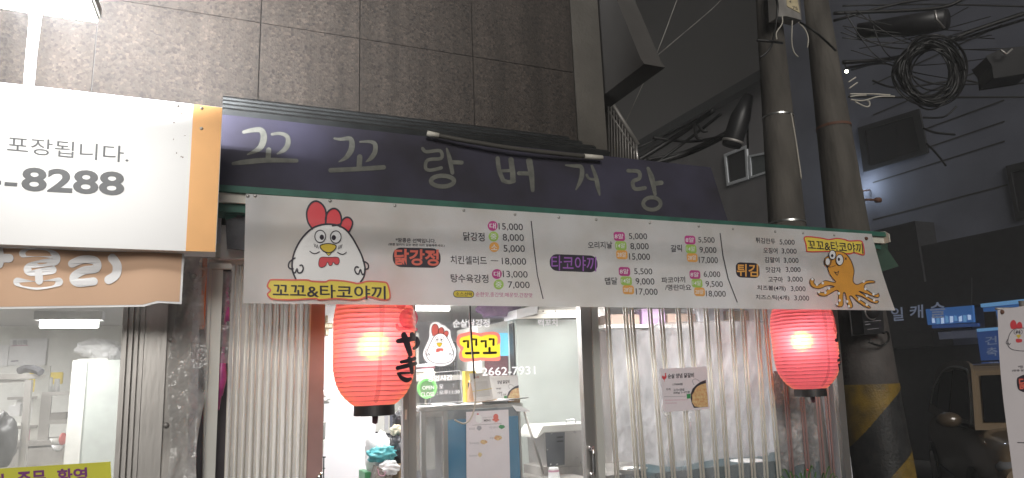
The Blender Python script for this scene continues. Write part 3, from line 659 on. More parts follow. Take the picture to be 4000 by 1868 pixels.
item(Dd, '갈릭', 240, 315, 327, 313, 55); item(Dd, '파코야끼', 167, 568, 352, 562, 48); item(Dd, '/명란마요', 195, 624, 400, 624, 48)
for cx, cy, t, col in ((390, 275, '8알', 'magenta'), (398, 345, '14알', 'lime'), (407, 413, '28알', 'orange'), (428, 546, '8알', 'magenta'), (445, 613, '14알', 'lime'), (465, 681, '28알', 'orange')): badge(Dd, cx, cy, t, col, 42, 34, True)
for a in (('5,500', 455, 252, 583, 255, 45), ('9,000', 465, 330, 597, 333, 47), ('17,000', 460, 408, 608, 411, 49), ('6,000', 497, 520, 627, 523, 46), ('9,500', 512, 597, 647, 600, 47), ('18,000', 515, 672, 670, 675, 48)): price(Dd, *a)
# --- right menu
p_ = pill(Dd, (748, 450), (932, 458), (754, 568), 38, 'ink'); Dd.txt('lettering', '튀김', 758, 462, 926, 468, 98, 'orange', 2, 0.02, p_)
for t, x0, y0, x1, y1, n, a0, a1, ay in (('튀김만두', 905, 255, 1058, 266, '5,000', 1092, 1210, 272), ('오징어', 965, 335, 1075, 340, '3,000', 1108, 1225, 342), ('김말이', 975, 410, 1090, 412, '3,000', 1125, 1240, 415), ('맛감자', 985, 487, 1102, 490, '3,000', 1140, 1256, 487), ('고구마', 1003, 563, 1118, 565, '3,000', 1155, 1273, 562), ('치즈볼(4개)', 917, 630, 1140, 636, '3,000', 1180, 1295, 637), ('치즈스틱(4개)', 905, 704, 1168, 710, '3,000', 1207, 1323, 710)):
    item(Dd, t, x0, y0, x1, y1, 44); price(Dd, n, a0, ay, a1, ay + 3, 40)
lab = [(1287, 258), (1320, 250), (1420, 262), (1480, 273), (1540, 264), (1600, 272), (1640, 284), (1720, 282), (1745, 302), (1757, 382), (1740, 392), (1680, 376), (1640, 384), (1560, 378), (1480, 366), (1320, 368), (1305, 348), (1302, 318), (1294, 290)]
L = Dd.poly('name_plate', lab, 'yellow', 1, sm=True); Dd.ring('plate_border', lab, 9, 'red', 2, parent=L); Dd.text('lettering', '꼬꼬&타코야끼', (1310, 272), (1742, 303), (1318, 352), 'ink', 2.4, 0.012, L)
O = D.view(3100, 880, .2993)
ob = [(445, 540), (460, 610), (500, 680), (552, 740), (520, 745), (480, 735), (420, 722), (385, 735), (345, 765), (310, 785), (278, 770), (264, 745), (272, 710), (245, 688), (217, 710), (212, 750), (235, 798), (290, 826), (350, 826), (420, 795), (480, 786), (535, 802), (500, 812), (460, 822), (420, 865), (370, 880), (328, 862), (313, 885), (330, 910), (380, 925), (440, 918), (500, 880), (560, 850), (588, 868), (585, 940), (588, 1000), (585, 1035), (556, 1020), (562, 1045), (590, 1063), (630, 1063), (650, 1030), (645, 960), (650, 890), (665, 875), (680, 910), (690, 960), (708, 1040), (720, 1070), (745, 1082), (770, 1068), (768, 1030), (738, 960), (732, 925), (760, 925), (800, 965), (850, 1010), (920, 1055), (980, 1082), (1005, 1080), (995, 1060), (940, 1020), (880, 980), (825, 930), (812, 910), (880, 925), (950, 965), (1020, 1005), (1080, 1020), (1108, 1005), (1106, 985), (1060, 983), (990, 948), (920, 905), (852, 860), (900, 875), (980, 905), (1060, 935), (1103, 943), (1120, 920), (1105, 885), (1090, 903), (1050, 908), (980, 860), (932, 830), (922, 797), (950, 765), (1010, 752), (1063, 750), (1050, 727), (980, 722), (910, 742), (850, 770), (812, 770), (780, 740), (778, 690), (790, 620), (785, 560), (750, 460), (690, 380), (620, 345), (560, 340), (500, 352), (455, 410), (425, 480)]
ob = [(p.x, p.y) for p in smooth_pts([(x, y, 0) for x, y in ob], 2, True)]
O.poly('octopus_body', ob, 'octo', 3.2); O.ring('octopus_outline', ob, 9, 'ink', 4.2, sm=False)
V = []; Fc = []
for x, y in ((245, 705), (305, 775), (380, 755), (463, 825), (415, 880), (330, 873), (590, 890), (600, 980), (570, 1028), (700, 995), (722, 1058), (857, 968), (955, 1037), (955, 922), (1050, 980), (915, 735), (937, 832), (1043, 900)):
    e = ell(x, y, 16, 18, 10); bb = len(V); V += [bnf(3100 + q[0] * .2993, 880 + q[1] * .2993, 5) for q in e]; Fc.append([bb + i for i in range(10)])
obj('octopus_suckers', V, Fc, 'white', bn)
O.poly('octopus_mouth', ell(447, 472, 44, 64), 'octo', 5); O.ring('octopus_outline', ell(447, 472, 44, 64), 8, 'ink', 6); O.poly('octopus_mouth', ell(447, 475, 31, 48), 'white', 6); O.ring('octopus_outline', ell(447, 475, 31, 48), 5, 'ink', 7)
for cx, cy, rx, ry, qx, qy in ((508, 387, 44, 60, 505, 397), (603, 452, 48, 70, 592, 445)):
    O.poly('octopus_eye', ell(cx, cy, rx, ry), 'white', 6.5); O.ring('octopus_outline', ell(cx, cy, rx, ry), 8, 'ink', 7.5); O.poly('octopus_eye', ell(qx, qy, 15, 21), 'ink', 7.5)
O.strokes('octopus_outline', [([(440, 540), (490, 545), (545, 525)], 6), ([(528, 606), (560, 618), (592, 597)], 5), ([(540, 615), (572, 652), (590, 600)], 6), ([(672, 425), (690, 445)], 7), ([(690, 425), (672, 447)], 7)], 'ink', 5)

# ================================================================== PAPER LANTERNS
LR = 0.198
def lprof(z, ridge=True):
    H = 0.305; t = max(-1, min(1, z / H))
    r = LR * (1 - 0.50 * abs(t) ** 4.2) if abs(t) < 0.999 else LR * 0.5
    return r
paper = bpy.data.materials.new('pink lantern paper'); paper.use_nodes = True
n = paper.node_tree; n.nodes.clear(); ou = n.nodes.new('ShaderNodeOutputMaterial')
di = n.nodes.new('ShaderNodeBsdfDiffuse'); tn = n.nodes.new('ShaderNodeBsdfTranslucent'); mx = n.nodes.new('ShaderNodeMixShader'); mx.inputs[0].default_value = 0.5
tc = n.nodes.new('ShaderNodeTexCoord'); nz = n.nodes.new('ShaderNodeTexNoise'); nz.inputs['Scale'].default_value = 14; n.links.new(tc.outputs['Object'], nz.inputs['Vector'])
rp = n.nodes.new('ShaderNodeValToRGB'); rp.color_ramp.elements[0].position = .3; rp.color_ramp.elements[1].position = .7
rp.color_ramp.elements[0].color = (0.83, 0.21, 0.34, 1); rp.color_ramp.elements[1].color = (0.89, 0.24, 0.38, 1)
n.links.new(nz.outputs['Fac'], rp.inputs['Fac']); n.links.new(rp.outputs[0], di.inputs[0]); n.links.new(rp.outputs[0], tn.inputs[0])
n.links.new(di.outputs[0], mx.inputs[1]); n.links.new(tn.outputs[0], mx.inputs[2]); rf = n.nodes.new('ShaderNodeBsdfRefraction'); rf.inputs['Color'].default_value = (1.0, 0.74, 0.03, 1); rf.inputs['Roughness'].default_value = 1.0; rf.inputs['IOR'].default_value = 1.45
mx2 = n.nodes.new('ShaderNodeMixShader'); mx2.inputs[0].default_value = 0.22; n.links.new(mx.outputs[0], mx2.inputs[1]); n.links.new(rf.outputs[0], mx2.inputs[2]); n.links.new(mx2.outputs[0], ou.inputs[0])
seam = thin('deep pink seam paper', (0.88, 0.12, 0.17), 0.80, 0.5, 0.5, 0.03, var=0.0)
lprint = thin('deep pink lantern print', (0.85, 0.03, 0.13), 0.45, 0.5, 0.5, 0.03, var=0.0)
lcen = atY(1463, 1335, 3.46)
ln = thing('paper_lantern', 'larger pink paper lantern with black brush letters hanging in the open doorway', 'lantern', tuple(lcen), 'red paper lanterns under the banner')
prof = []; NR = 27
for i in range(NR):
    z0 = -0.305 + 0.61 * i / NR; 
    for q, dr in ((0.0, -0.0016), (0.22, 0.0004), (0.5, 0.0012), (0.78, 0.0004)):
        z = z0 + 0.61 / NR * q; prof.append((lprof(z) + dr, z))
prof.append((lprof(0.305), 0.305))
rl = random.Random(2)
lb = MB().lathe(prof, lcen, 96)
for q in lb.v:
    dq = q - lcen; nn_ = 0.004 * noise.noise(Vector((dq.x * 7, dq.y * 7, dq.z * 5))) + 0.0016 * noise.noise(Vector((dq.x * 30, dq.y * 30, dq.z * 12)))
    q.x += dq.x / LR * nn_; q.y += dq.y / LR * nn_; q.z += 0.004 * noise.noise(Vector((math.atan2(dq.y, dq.x) * 1.2, dq.z * 9, 3)))
lb.build('paper_shade', paper, ln, True)
hoop = MB()
for i in range(1, NR):
    z = -0.305 + 0.61 * i / NR; r = lprof(z) - 0.0006
    hoop.tube([lcen + Vector((r * math.cos(a), r * math.sin(a), z)) for a in [2 * math.pi * k / 64 for k in range(65)]], 0.0011, 5, False)
hoop.build('wire_hoops', mat('lantern wire', (0.25, 0.03, 0.04), 0.6), ln, True)
MB().lathe([(0.0, -0.300), (0.094, -0.300), (0.097, -0.302), (0.099, -0.352), (0.096, -0.353), (0.0945, -0.348), (0.0, -0.345)], lcen, 48).build('base_ring', 'black', ln)
MB().lathe([(0.0953, -0.351), (0.0953, -0.3545), (0.090, -0.3545)], lcen, 48).build('ring_rim', 'chrome', ln)
MB().lathe([(0.0, 0.352), (0.097, 0.352), (0.099, 0.302), (0.0, 0.300)], lcen, 48).build('top_ring', 'black', ln)
MB().prism([lcen + Vector(v) for v in ((-0.014, -0.02, -0.35), (0.016, -0.02, -0.35), (0.012, -0.02, -0.388), (0.002, -0.02, -0.394), (-0.012, -0.02, -0.39))], (0, 0.012, 0)).build('hanging_tag', 'maroon', ln)
MB().tube([lcen + Vector((0, 0, 0.35)), lcen + Vector((0, 0, 0.56))], 0.003, 6).build('hanger', 'cable', ln)
def lnf(px, py, k):
    dd = ray(px, py); y = 3.46
    rad = LR
    for _ in range(6):
        a = dd.x ** 2 + dd.y ** 2; oc = Vector((CAM.x - lcen.x, CAM.y - lcen.y)); bq = 2 * (dd.x * oc.x + dd.y * oc.y); cq = oc.length_squared - rad ** 2
        disc = max(0, bq * bq - 4 * a * cq); t = (-bq - math.sqrt(disc)) / (2 * a); p = CAM + dd * t
        rad = lprof(p.z - lcen.z) + 0.003 + 0.0012 * k
    return p
LD = Decal(lnf, ln, 1300, 1170, .4158, 6)
for nm, lst in (('brush_letter', [([(612, 392), (655, 384), (720, 374), (785, 368)], [30, 36, 34, 30]), ([(788, 372), (800, 405), (788, 440), (762, 462)], [30, 30, 26, 22]), ([(668, 335), (698, 420), (728, 515)], [42, 44, 34]), ([(745, 330), (757, 362)], 36)]),
                ('brush_letter', [([(645, 588), (710, 575), (768, 556)], [24, 28, 26]), ([(608, 645), (690, 625), (775, 602)], [28, 32, 26]), ([(718, 552), (735, 620), (745, 688)], [26, 32, 26]), ([(612, 697), (650, 693), (720, 690)], [18, 20, 16]), ([(618, 700), (648, 738), (695, 758), (730, 745)], [18, 30, 34, 20])])):
    lst = [(p, [w_ * 1.35 for w_ in (wd if isinstance(wd, list) else [wd] * len(p))]) for p, wd in lst]
    LD.strokes(nm, lst, 'ink', 1.5, dk=0.5)
# pale octopus mark printed above the letters
LD.poly('printed_mark', ell(712, 178, 88, 98), lprint, 0.5); LD.poly('printed_mark', ell(640, 52, 44, 42), lprint, 0.5)
LD.poly('printed_mark', [(590, 230), (610, 225), (625, 262), (690, 250), (770, 250), (800, 280), (790, 300), (700, 285), (620, 295), (592, 270)], lprint, 1.2)
LD.strokes('seam_strip', [([(458, 25), (462, 160), (455, 320), (445, 520), (440, 700), (425, 860), (405, 950)], [52, 48, 30, 26, 40, 44, 40])], seam, 0.4)
MB().ball(lcen + Vector((-0.03, -0.128, -0.025)), 0.018, 16, 12).build('light_bulb', 'bulb', ln, True)
point('bulb_light', lcen + Vector((-0.03, -0.118, -0.025)), 2.6, (1.0, 0.82, 0.60), 0.045, ln)
l2 = copy_tree(ln); l2.location = atY(3141, 1332, 3.46)
for ch in l2.children:
    if ch.name.startswith('light_bulb') or ch.name.startswith('bulb_light'): ch.location += Vector((-0.075, 0.035, 0.02))
l2['label'] = 'glowing red paper lantern hanging at the right end before the slatted gate'

# ================================================================== LEFT: NEIGHBOUR WINDOW, POSTS, FOLDED DOOR
nw = thing('window', 'dusty neighbouring shop window under the orange cloth sheet', 'window', (-0.8, 3.42, 1.0))
quadbox('pane', [(-460, 1180), (500, 1180), (440, 1990), (-460, 1990)], 3.43, 0.004, 'dustyglass', nw)
d = Decal(planeY(3.425, 0.0015), nw, 0, 1180, .572)
st_ = d.poly('sticker', [(-500, 1200), (0, 1138), (755, 1090), (765, 1330), (-500, 1400)], 'yellowbox', 1)
st_.data.materials[0] = mat('lime yellow film', (0.62, 0.60, 0.04), 0.5, var=0.03)
pr_ = mat('purple film', (0.17, 0.015, 0.17), 0.5)
d.text('lettering', '주문', (115, 1160), (312, 1147), (118, 1268), pr_, 2, 0.03, st_); d.text('lettering', '환영', (386, 1142), (594, 1128), (390, 1248), pr_, 2, 0.03, st_); d.text('lettering', '매', (-75, 1178), (25, 1172), (-72, 1280), pr_, 2, 0.03, st_)
fr_ = thing('window_frame', 'ribbed stainless frame of the neighbouring window', 'window frame', (-0.3, 3.4, 1.0))
b = MB(); T = [(484, 1170), (508, 1170), (530, 1170), (552, 1170), (575, 1170)]; Bt = [(436, 1990), (460, 1990), (484, 1990), (507, 1990), (530, 1990)]
for i in range(4):
    yy = 3.40 - 0.006 * (i % 2) + i * 0.002
    vpost(b, (T[i][0] + 4, T[i + 1][0] - 4, 1170), (Bt[i][0] + 4, Bt[i + 1][0] - 4, 1990), yy, 0.05)
vpost(b, (484, 575, 1170), (436, 530, 1990), 3.425, 0.03)
b.build('ribbed_stile', 'galv', fr_)
b = MB(); vpost(b, (577, 657, 1150), (532, 615, 1990), 3.405, 0.05); bevel(b.build('flat_stile', 'galv', fr_), 0.003)
ps = thing('metal_post', 'weathered zinc post with two bolts wrapped in plastic film', 'post', (-0.1, 3.42, 0.9))
b = MB(); vpost(b, (660, 755, 1000), (615, 722, 1990), 3.42, 0.06); bevel(b.build('post_body', 'galvdull', ps), 0.004)
for px, py in ((668, 1326), (648, 1661), (759, 1079)):
    p = atY(px, py, 3.412); MB().ball(p, (0.012, 0.009, 0.012), 14, 10).build('bolt', 'galvdull', ps, True)
fm = thing('plastic_film', 'crumpled clear plastic film hanging over the zinc post', 'plastic film', (0.0, 3.40, 1.3))
def fmf(u, v):
    px = 690 + 130 * u - 45 * v + 14 * math.sin(v * 9 + u * 3); py = 1000 + 870 * v
    p = atY(px, py, 3.40); p.y += 0.02 * noise.noise(Vector((u * 3, v * 9, 2))); return p
MB().grid(fmf, 16, 60).build('film', 'poly', fm, True)
gp = thing('umbrella', 'narrow orange stick wedged in the dark gap beside the white door', 'stick', tuple(atY(792, 1270, 3.46)))
gp.name = 'pole_stick'
MB().tube([atY(800, 1010, 3.47), atY(796, 1150, 3.47), atY(789, 1288, 3.47)], [0.011, 0.011, 0.012], 10).build('shaft', 'orangepole', gp, True)
MB().tube([atY(789, 1288, 3.47), atY(774, 1990, 3.47)], 0.013, 10).build('lower_shaft', 'darkgap', gp, True)
wf = thing('door_frame', 'narrow off white door frame beside the folded slatted door', 'door frame', (0.1, 3.5, 0.9))
b = MB(); vpost(b, (818, 830, 1035), (775, 788, 1990), 3.50, 0.04); b.build('stile', 'aluwhite', wf)
b = MB(); vpost(b, (832, 872, 1048), (790, 835, 1990), 3.515, 0.02); b.build('panel', 'aluwhite', wf)
b = MB(); vpost(b, (818, 905, 1030), (817, 904, 1050), 3.495, 0.03); b.build('head', 'aluwhite', wf)
b = MB(); vpost(b, (760, 908, 1000), (700, 876, 1990), 3.66, 0.02); tag(b.build('backing_board', mat('dark plum board', (0.075, 0.065, 0.075), 0.8)), 'dark board standing behind the white door frame', 'board')
um = thing('umbrella', 'furled magenta umbrella in a clear bag behind the white door frame', 'umbrella', tuple(atY(858, 1590, 3.55)))
pts = [atY(872, 1375, 3.55), atY(868, 1400, 3.55), atY(864, 1480, 3.55), atY(856, 1545, 3.55), atY(854, 1548, 3.55), atY(848, 1602, 3.55)]
o = MB().tube(pts, [0.004, 0.016, 0.024, 0.016, 0.0125, 0.0105], 18).build('canopy', 'pink', um, True)
MB().tube([atY(890, 1080, 3.55), atY(885, 1200, 3.55), atY(872, 1380, 3.55)], 0.006, 8).build('shaft', 'pink', um, True)
MB().tube([atY(892, 1160, 3.545), atY(886, 1255, 3.545)], [0.004, 0.014], 10).build('handle', 'pink', um, True)
def bagf(u, v):
    p = atY(846 + 62 * u - 18 * v, 1060 + 360 * v, 3.535); p.y += 0.012 * noise.noise(Vector((u * 4, v * 10, 7))); return p
MB().grid(bagf, 10, 30).build('clear_bag', 'poly', um, True)
tr = thing('door_track', 'cream metal door track box under the gutter at the left', 'door track', tuple(atY(890, 990, 3.5)))
b = MB(); b.prism([atY(838, 955, 3.47), atY(935, 960, 3.47), atY(935, 1008, 3.47), atY(838, 1000, 3.47)], (0, 0.06, 0)); bevel(b.build('track_box', 'cream', tr), 0.004)
b = MB(); b.prism([atY(760, 1000, 3.48), atY(952, 1014, 3.48), atY(952, 1022, 3.48), atY(770, 1012, 3.48)], (0, 0.08, 0)); b.build('rail', 'cream', tr)

# folded accordion door: alternating milky slats and slim aluminium ribs
ad = thing('folding_door', 'folded milky slatted folding door with rose brown end post at the left of the doorway', 'folding door', (0.4, 3.6, 0.2))
NF = 20
xt = [(905 + 302 * i / NF, 872 + 306 * i / NF) for i in range(NF + 1)]
rz = random.Random(5)
xt = [(a + rz.uniform(-4, 4), bq + rz.uniform(-3, 3)) for a, bq in xt]
ys_ = [3.60 if i % 2 else 3.645 for i in range(NF + 1)]
for i in range(NF):
    (a0, c0), (a1, c1) = xt[i], xt[i + 1]; y0, y1 = ys_[i], ys_[i + 1]
    tp = 1012 if i < 3 else 1016
    MB().add([atY(a0, tp, y0), atY(a1, tp, y1), atY(c1, 1995, y1), atY(c0, 1995, y0)], [(0, 1, 2, 3)]).build('slat', 'corrug', ad)
for i in range(NF + 1):
    a0, c0 = xt[i]; y0 = ys_[i] - 0.003
    hw = 0.0042 if i % 2 else 0.003
    MB().tube([atY(a0, 1012, y0), atY(c0, 1995, y0)], hw, 6).build('rib', 'alu', ad, True)
b = MB(); vpost(b, (1214, 1222, 1020), (1183, 1191, 1995), 3.585, 0.05); b.build('end_rail', 'alu', ad)
b = MB(); vpost(b, (1222, 1270, 1020), (1191, 1254, 1995), 3.60, 0.05); bevel(b.build('end_post', 'pinkpost', ad), 0.004)
hd = MB(); 
p0, p1 = atY(1241, 1856, 3.585), atY(1232, 1960, 3.585)
hd.tube(smooth_pts([p0 + Vector((0.012, 0.02, 0)), p0 + Vector((0.01, -0.015, 0.002)), p0 + Vector((0, -0.02, -0.02)), p1], 4), 0.011, 10)
hd.build('handle', 'chrome', ad, True)

# ================================================================== GLASS DOOR OF THE SHOP
gd = thing('glass_door', 'clear glass sliding door with white hours, phone number and cartoon hen sticker', 'door', (1.6, 3.75, 0.2))
YG = 3.75
b = MB(); vpost(b, (1574, 1594, 1100), (1576, 1596, 1995), YG - 0.02, 0.05); vpost(b, (1595, 1624, 1100), (1597, 1628, 1995), YG - 0.012, 0.05); b.build('stile', 'galv', gd)
b = MB(); vpost(b, (1582, 1590, 1600), (1582, 1590, 1640), YG - 0.024, 0.003); b.build('strike_plate', 'alu', gd)
quadbox('pane', [(1625, 1100), (2272, 1100), (2300, 1995), (1629, 1995)], YG + 0.006, 0.004, 'glass', gd)
b = MB(); vpost(b, (2262, 2304, 1100), (2300, 2340, 1995), YG - 0.02, 0.05); b.build('stile', 'galv', gd)
b = MB(); vpost(b, (2306, 2330, 1100), (2345, 2372, 1995), YG - 0.03, 0.06); b.build('stile', 'aluwhite', gd)
hd = MB(); p0, p1 = atY(2313, 1758, YG - 0.05), atY(2318, 1850, YG - 0.05)
hd.box(p0 + Vector((-0.013, -0.004, -0.005)), p0 + Vector((0.013, 0.03, 0.022))); hd.box(p1 + Vector((-0.013, -0.004, -0.022)), p1 + Vector((0.013, 0.03, 0.005))); hd.tube(smooth_pts([p0 + Vector((0, -0.002, 0.012)), p0 + Vector((0, -0.014, -0.02)), p1 + Vector((0, -0.014, 0.02)), p1 + Vector((0, -0.002, -0.012))], 5), [0.009] * 16, 10)
hd.build('handle', 'chrome', gd, True)
G = Decal(planeY(YG + 0.004, 0.0012), gd, 1640, 1180, .349)
G.text('lettering', '순살닭강정', (368, 195), (780, 190), (370, 288), 'letterwhite', 1, 0.025)
G.text('lettering', '떡꼬치', (1322, 192), (1540, 186), (1324, 276), 'letterwhite', 1, 0.03)
G.text('phone_number', '2662-7931', (692, 735), (1292, 716), (695, 828), 'letterwhite', 1, 0.012)
G.text('lettering', '영업시간', (84, 832), (364, 812), (86, 895), 'letterwhite', 1, 0.018)
G.text('lettering', 'OPEN', (28, 940), (160, 935), (28, 982), 'letterwhite', 1, 0.018); G.text('lettering', 'CLOSE', (10, 1012), (163, 1006), (12, 1060), 'letterwhite', 1, 0.014)
G.text('lettering', '오', (216, 922), (264, 919), (217, 968), 'letterwhite', 1, 0.01); G.text('lettering', '오후11:30', (216, 990), (446, 978), (218, 1038), 'letterwhite', 1, 0.01)
for x, y in ((195, 938), (195, 960), (378, 925), (378, 948), (195, 1012), (195, 1034)): G.poly('lettering_dot', ell(x, y, 5, 5, 8), 'letterwhite', 1)
G.ring('hours_frame', [(-70, 808), (0, 803), (200, 786), (440, 768), (460, 778), (463, 950), (478, 1112), (200, 1130), (-70, 1145), (-85, 1000), (-80, 850)], 6, 'letterwhite', 1, sm=False)
# hen sticker
hw_ = [(172, 222), (215, 232), (245, 255), (280, 265), (310, 295), (340, 320), (345, 380), (370, 450), (402, 520), (405, 580), (385, 640), (340, 690), (270, 715), (190, 715), (110, 690), (60, 650), (35, 590), (45, 540), (75, 470), (105, 400), (108, 320), (120, 255)]
S_ = G.poly('hen_sticker', hw_, 'letterwhite', 1, sm=True)
for c_ in ([(148, 385), (133, 340), (133, 290), (150, 255), (172, 248), (195, 258), (210, 300), (205, 352)], [(207, 350), (212, 310), (228, 288), (250, 286), (270, 310), (268, 345), (262, 360)], [(264, 360), (275, 335), (295, 322), (315, 330), (320, 355), (305, 392)]):
    G.poly('hen_comb', c_, 'vcoral', 2, S_); G.strokes('hen_outline', [(c_, 5)], 'ink', 3, S_)
bd = [(245, 352), (285, 375), (320, 425), (350, 490), (372, 560), (375, 610), (355, 655), (300, 682), (220, 688), (150, 678), (95, 640), (75, 595), (85, 540), (110, 480), (150, 400), (190, 362)]
G.ring('hen_outline', bd, 6, 'ink', 2, S_)
for cx, px_ in ((188, 192), (250, 244)):
    G.ring('hen_eye', ell(cx, 418, 20, 28, 16), 3, 'ink', 2, S_, False); G.poly('hen_pupil', ell(px_, 422, 8, 11, 12), 'ink', 3, S_)
bk = [(188, 465), (200, 456), (220, 455), (240, 456), (250, 466), (235, 492), (218, 502), (200, 490)]
G.poly('hen_beak', bk, 'vyellow', 2, S_, True); G.ring('hen_outline', bk, 3, 'ink', 3, S_)
G.poly('hen_wattle', [(190, 522), (255, 520), (262, 545), (250, 553), (235, 545), (220, 555), (205, 560), (182, 562), (180, 545)], 'vcoral', 2, S_, True)
G.strokes('hen_outline', [([(78, 530), (60, 560), (66, 585), (78, 590), (85, 598), (96, 570), (105, 598), (116, 570)], 5), ([(362, 525), (380, 558), (376, 580), (362, 590), (352, 598), (345, 570), (335, 590), (328, 565)], 5), ([(145, 495), (160, 503), (180, 498)], 3), ([(252, 498), (272, 503), (292, 492)], 3)], 'ink', 2.5, S_)
# name sticker
o1 = [(415, 400), (440, 362), (500, 345), (560, 332), (620, 336), (670, 350), (730, 338), (800, 332), (860, 340), (895, 370), (902, 450), (895, 520), (902, 610), (890, 655), (800, 660), (700, 655), (600, 665), (500, 668), (455, 645), (440, 590), (455, 530), (425, 490), (412, 450)]
o2 = [(447, 420), (470, 395), (530, 378), (580, 368), (640, 372), (680, 388), (740, 370), (800, 366), (850, 375), (872, 410), (865, 480), (895, 465), (898, 590), (870, 615), (780, 625), (690, 620), (600, 628), (510, 628), (478, 610), (472, 560), (492, 510), (460, 485), (445, 455)]
N_ = G.poly('name_sticker', o1, 'vcoral', 1, sm=True, hole=o2); G.poly('yellow_plate', o2, 'vyellow', 2, N_, True)
G.strokes('lettering', [([(492, 440), (540, 435), (540, 505)], 26), ([(588, 418), (632, 418), (632, 480)], 26), ([(585, 515), (585, 560)], 26), ([(518, 574), (658, 570)], 28), ([(690, 440), (738, 436), (738, 500)], 26), ([(782, 416), (826, 416), (824, 480)], 26), ([(780, 515), (780, 560)], 26), ([(715, 572), (850, 568)], 28)], 'ink', 3, N_, False, 0.2)
wc = thing('hanging_cable', 'thin black and white cable dangling in front of the glass door', 'cable', tuple(atY(1840, 1190, 3.6)))
MB().tube(smooth_pts([atY(1836, 1150, 3.6), atY(1837, 1230, 3.6), atY(1842, 1310, 3.6), atY(1848, 1400, 3.6), atY(1853, 1480, 3.6)], 6), 0.0042, 8).build('black_section', 'cable', wc, True)
MB().tube(smooth_pts([atY(1853, 1480, 3.6), atY(1858, 1540, 3.6), atY(1852, 1600, 3.6), atY(1836, 1640, 3.6), atY(1812, 1655, 3.6), atY(1790, 1648, 3.6), atY(1776, 1640, 3.6)], 6), 0.0045, 8).build('pale_section', 'cablegrey', wc, True)
MB().tube(smooth_pts([atY(1832, 1150, 3.598), atY(1833, 1230, 3.598), atY(1838, 1310, 3.598), atY(1844, 1400, 3.598)], 6), 0.002, 6).build('white_lead', 'white', wc, True)

# ================================================================== INSIDE THE SHOP
def lampfix(name, label, loc, L, power, cat='ceiling light', col=(1, 0.985, 0.96)):
    t = thing(name, label, cat, loc); c = Vector(loc)
    MB().box(c + Vector((-L / 2, -0.05, -0.0)), c + Vector((L / 2, 0.05, 0.04))).build('batten', 'housing', t)
    MB().tube([c + Vector((-L / 2 + 0.02, 0, -0.02)), c + Vector((L / 2 - 0.02, 0, -0.02))], 0.017, 12).build('tube', 'tubelit', t, True)
    area('tube_light', c + Vector((0, 0, -0.05)), L, power, col, (0, 0, -1), t, 0.06); return t
lampfix('ceiling_light', 'strip light on the shop ceiling above the display cabinet', (1.3, 4.35, 2.21), 1.1, 15)
lampfix('ceiling_light', 'strip light on the shop ceiling behind the slatted gate', (3.0, 4.5, 2.21), 1.1, 9)
lampfix('ceiling_light', 'strip light on the shop ceiling near the back by the white partition', (1.35, 5.05, 2.235), 0.7, 12)
pN = atY(272, 1268, 4.0)
lampfix('ceiling_light', 'bright fluorescent strip seen through the dusty neighbouring window', (pN.x, 4.0, pN.z + 0.02), atY(405, 1265, 4.0).x - atY(140, 1265, 4.0).x, 5.5)
lampfix('ceiling_light', 'second fluorescent strip on the neighbouring ceiling out to the left', (-1.95, 5.0, 2.17), 0.9, 30)

def B3(mb, pxa, pya, pxb, pyb, y0, y1):
    """box whose front face on plane y0 spans two px corners, going back to y1"""
    a, c_ = atY(pxa, pya, y0), atY(pxb, pyb, y0); return mb.box((a.x, y0, a.z), (c_.x, y1, c_.z))
# --- upright refrigerator
y = 4.95; t = thing('refrigerator', 'tall pale enamel refrigerator with a plain door behind the glass', 'refrigerator', tuple(atY(2140, 1700, y)))
a, c_ = atY(2012, 1246, y), atY(2290, 1246, y); zt = a.z
bevel(MB().box((a.x, y + 0.03, 0.14), (c_.x, y + 0.6, zt)).build('body', 'fridge', t), 0.008)
bevel(MB().box((a.x + 0.004, y, 0.40), (c_.x - 0.004, y + 0.026, zt - 0.004)).build('door', 'fridge', t), 0.006)
MB().box((a.x - 0.012, y + 0.02, 0.3), (a.x - 0.002, y + 0.1, zt - 0.03)).build('door_gasket', 'black', t)
# --- showcase cooler
y = 5.1; t = thing('showcase_cooler', 'white showcase cooler with lit blue panel and maroon base left of the refrigerator', 'cooler', tuple(atY(1940, 1500, y)))
a, c_ = atY(1866, 1280, y), atY(2012, 1246, y)
bevel(MB().box((a.x, y + 0.02, 0.14), (c_.x - 0.02, y + 0.5, c_.z - 0.05)).build('body', 'fridgew', t), 0.006)
MB().prism([atY(1866, 1300, y), atY(2010, 1270, y), atY(2010, 1243, y), atY(1866, 1282, y)], (0, 0.04, 0)).build('header', 'fridgew', t)
b = MB(); B3(b, 1875, 1300, 1893, 1760, y - 0.002, y + 0.02); B3(b, 1988, 1280, 2006, 1760, y - 0.002, y + 0.02); b.build('door_frame', 'fridgew', t)
b = MB(); B3(b, 1895, 1302, 1986, 1390, y, y + 0.015); b.build('lit_panel', 'bluescreen', t)
b = MB(); B3(b, 1895, 1392, 1986, 1470, y, y + 0.015); b.build('lower_panel', 'maroon', t)
t = crumple('plastic_bag', atY(1950, 1200, 5.0), (0.16, 0.12, 0.10), 'plumbag', None, 0.3, 2.4, 4, 0.2)
tag(t, 'purple plastic bag stuffed on top of the showcase cooler', 'bag')
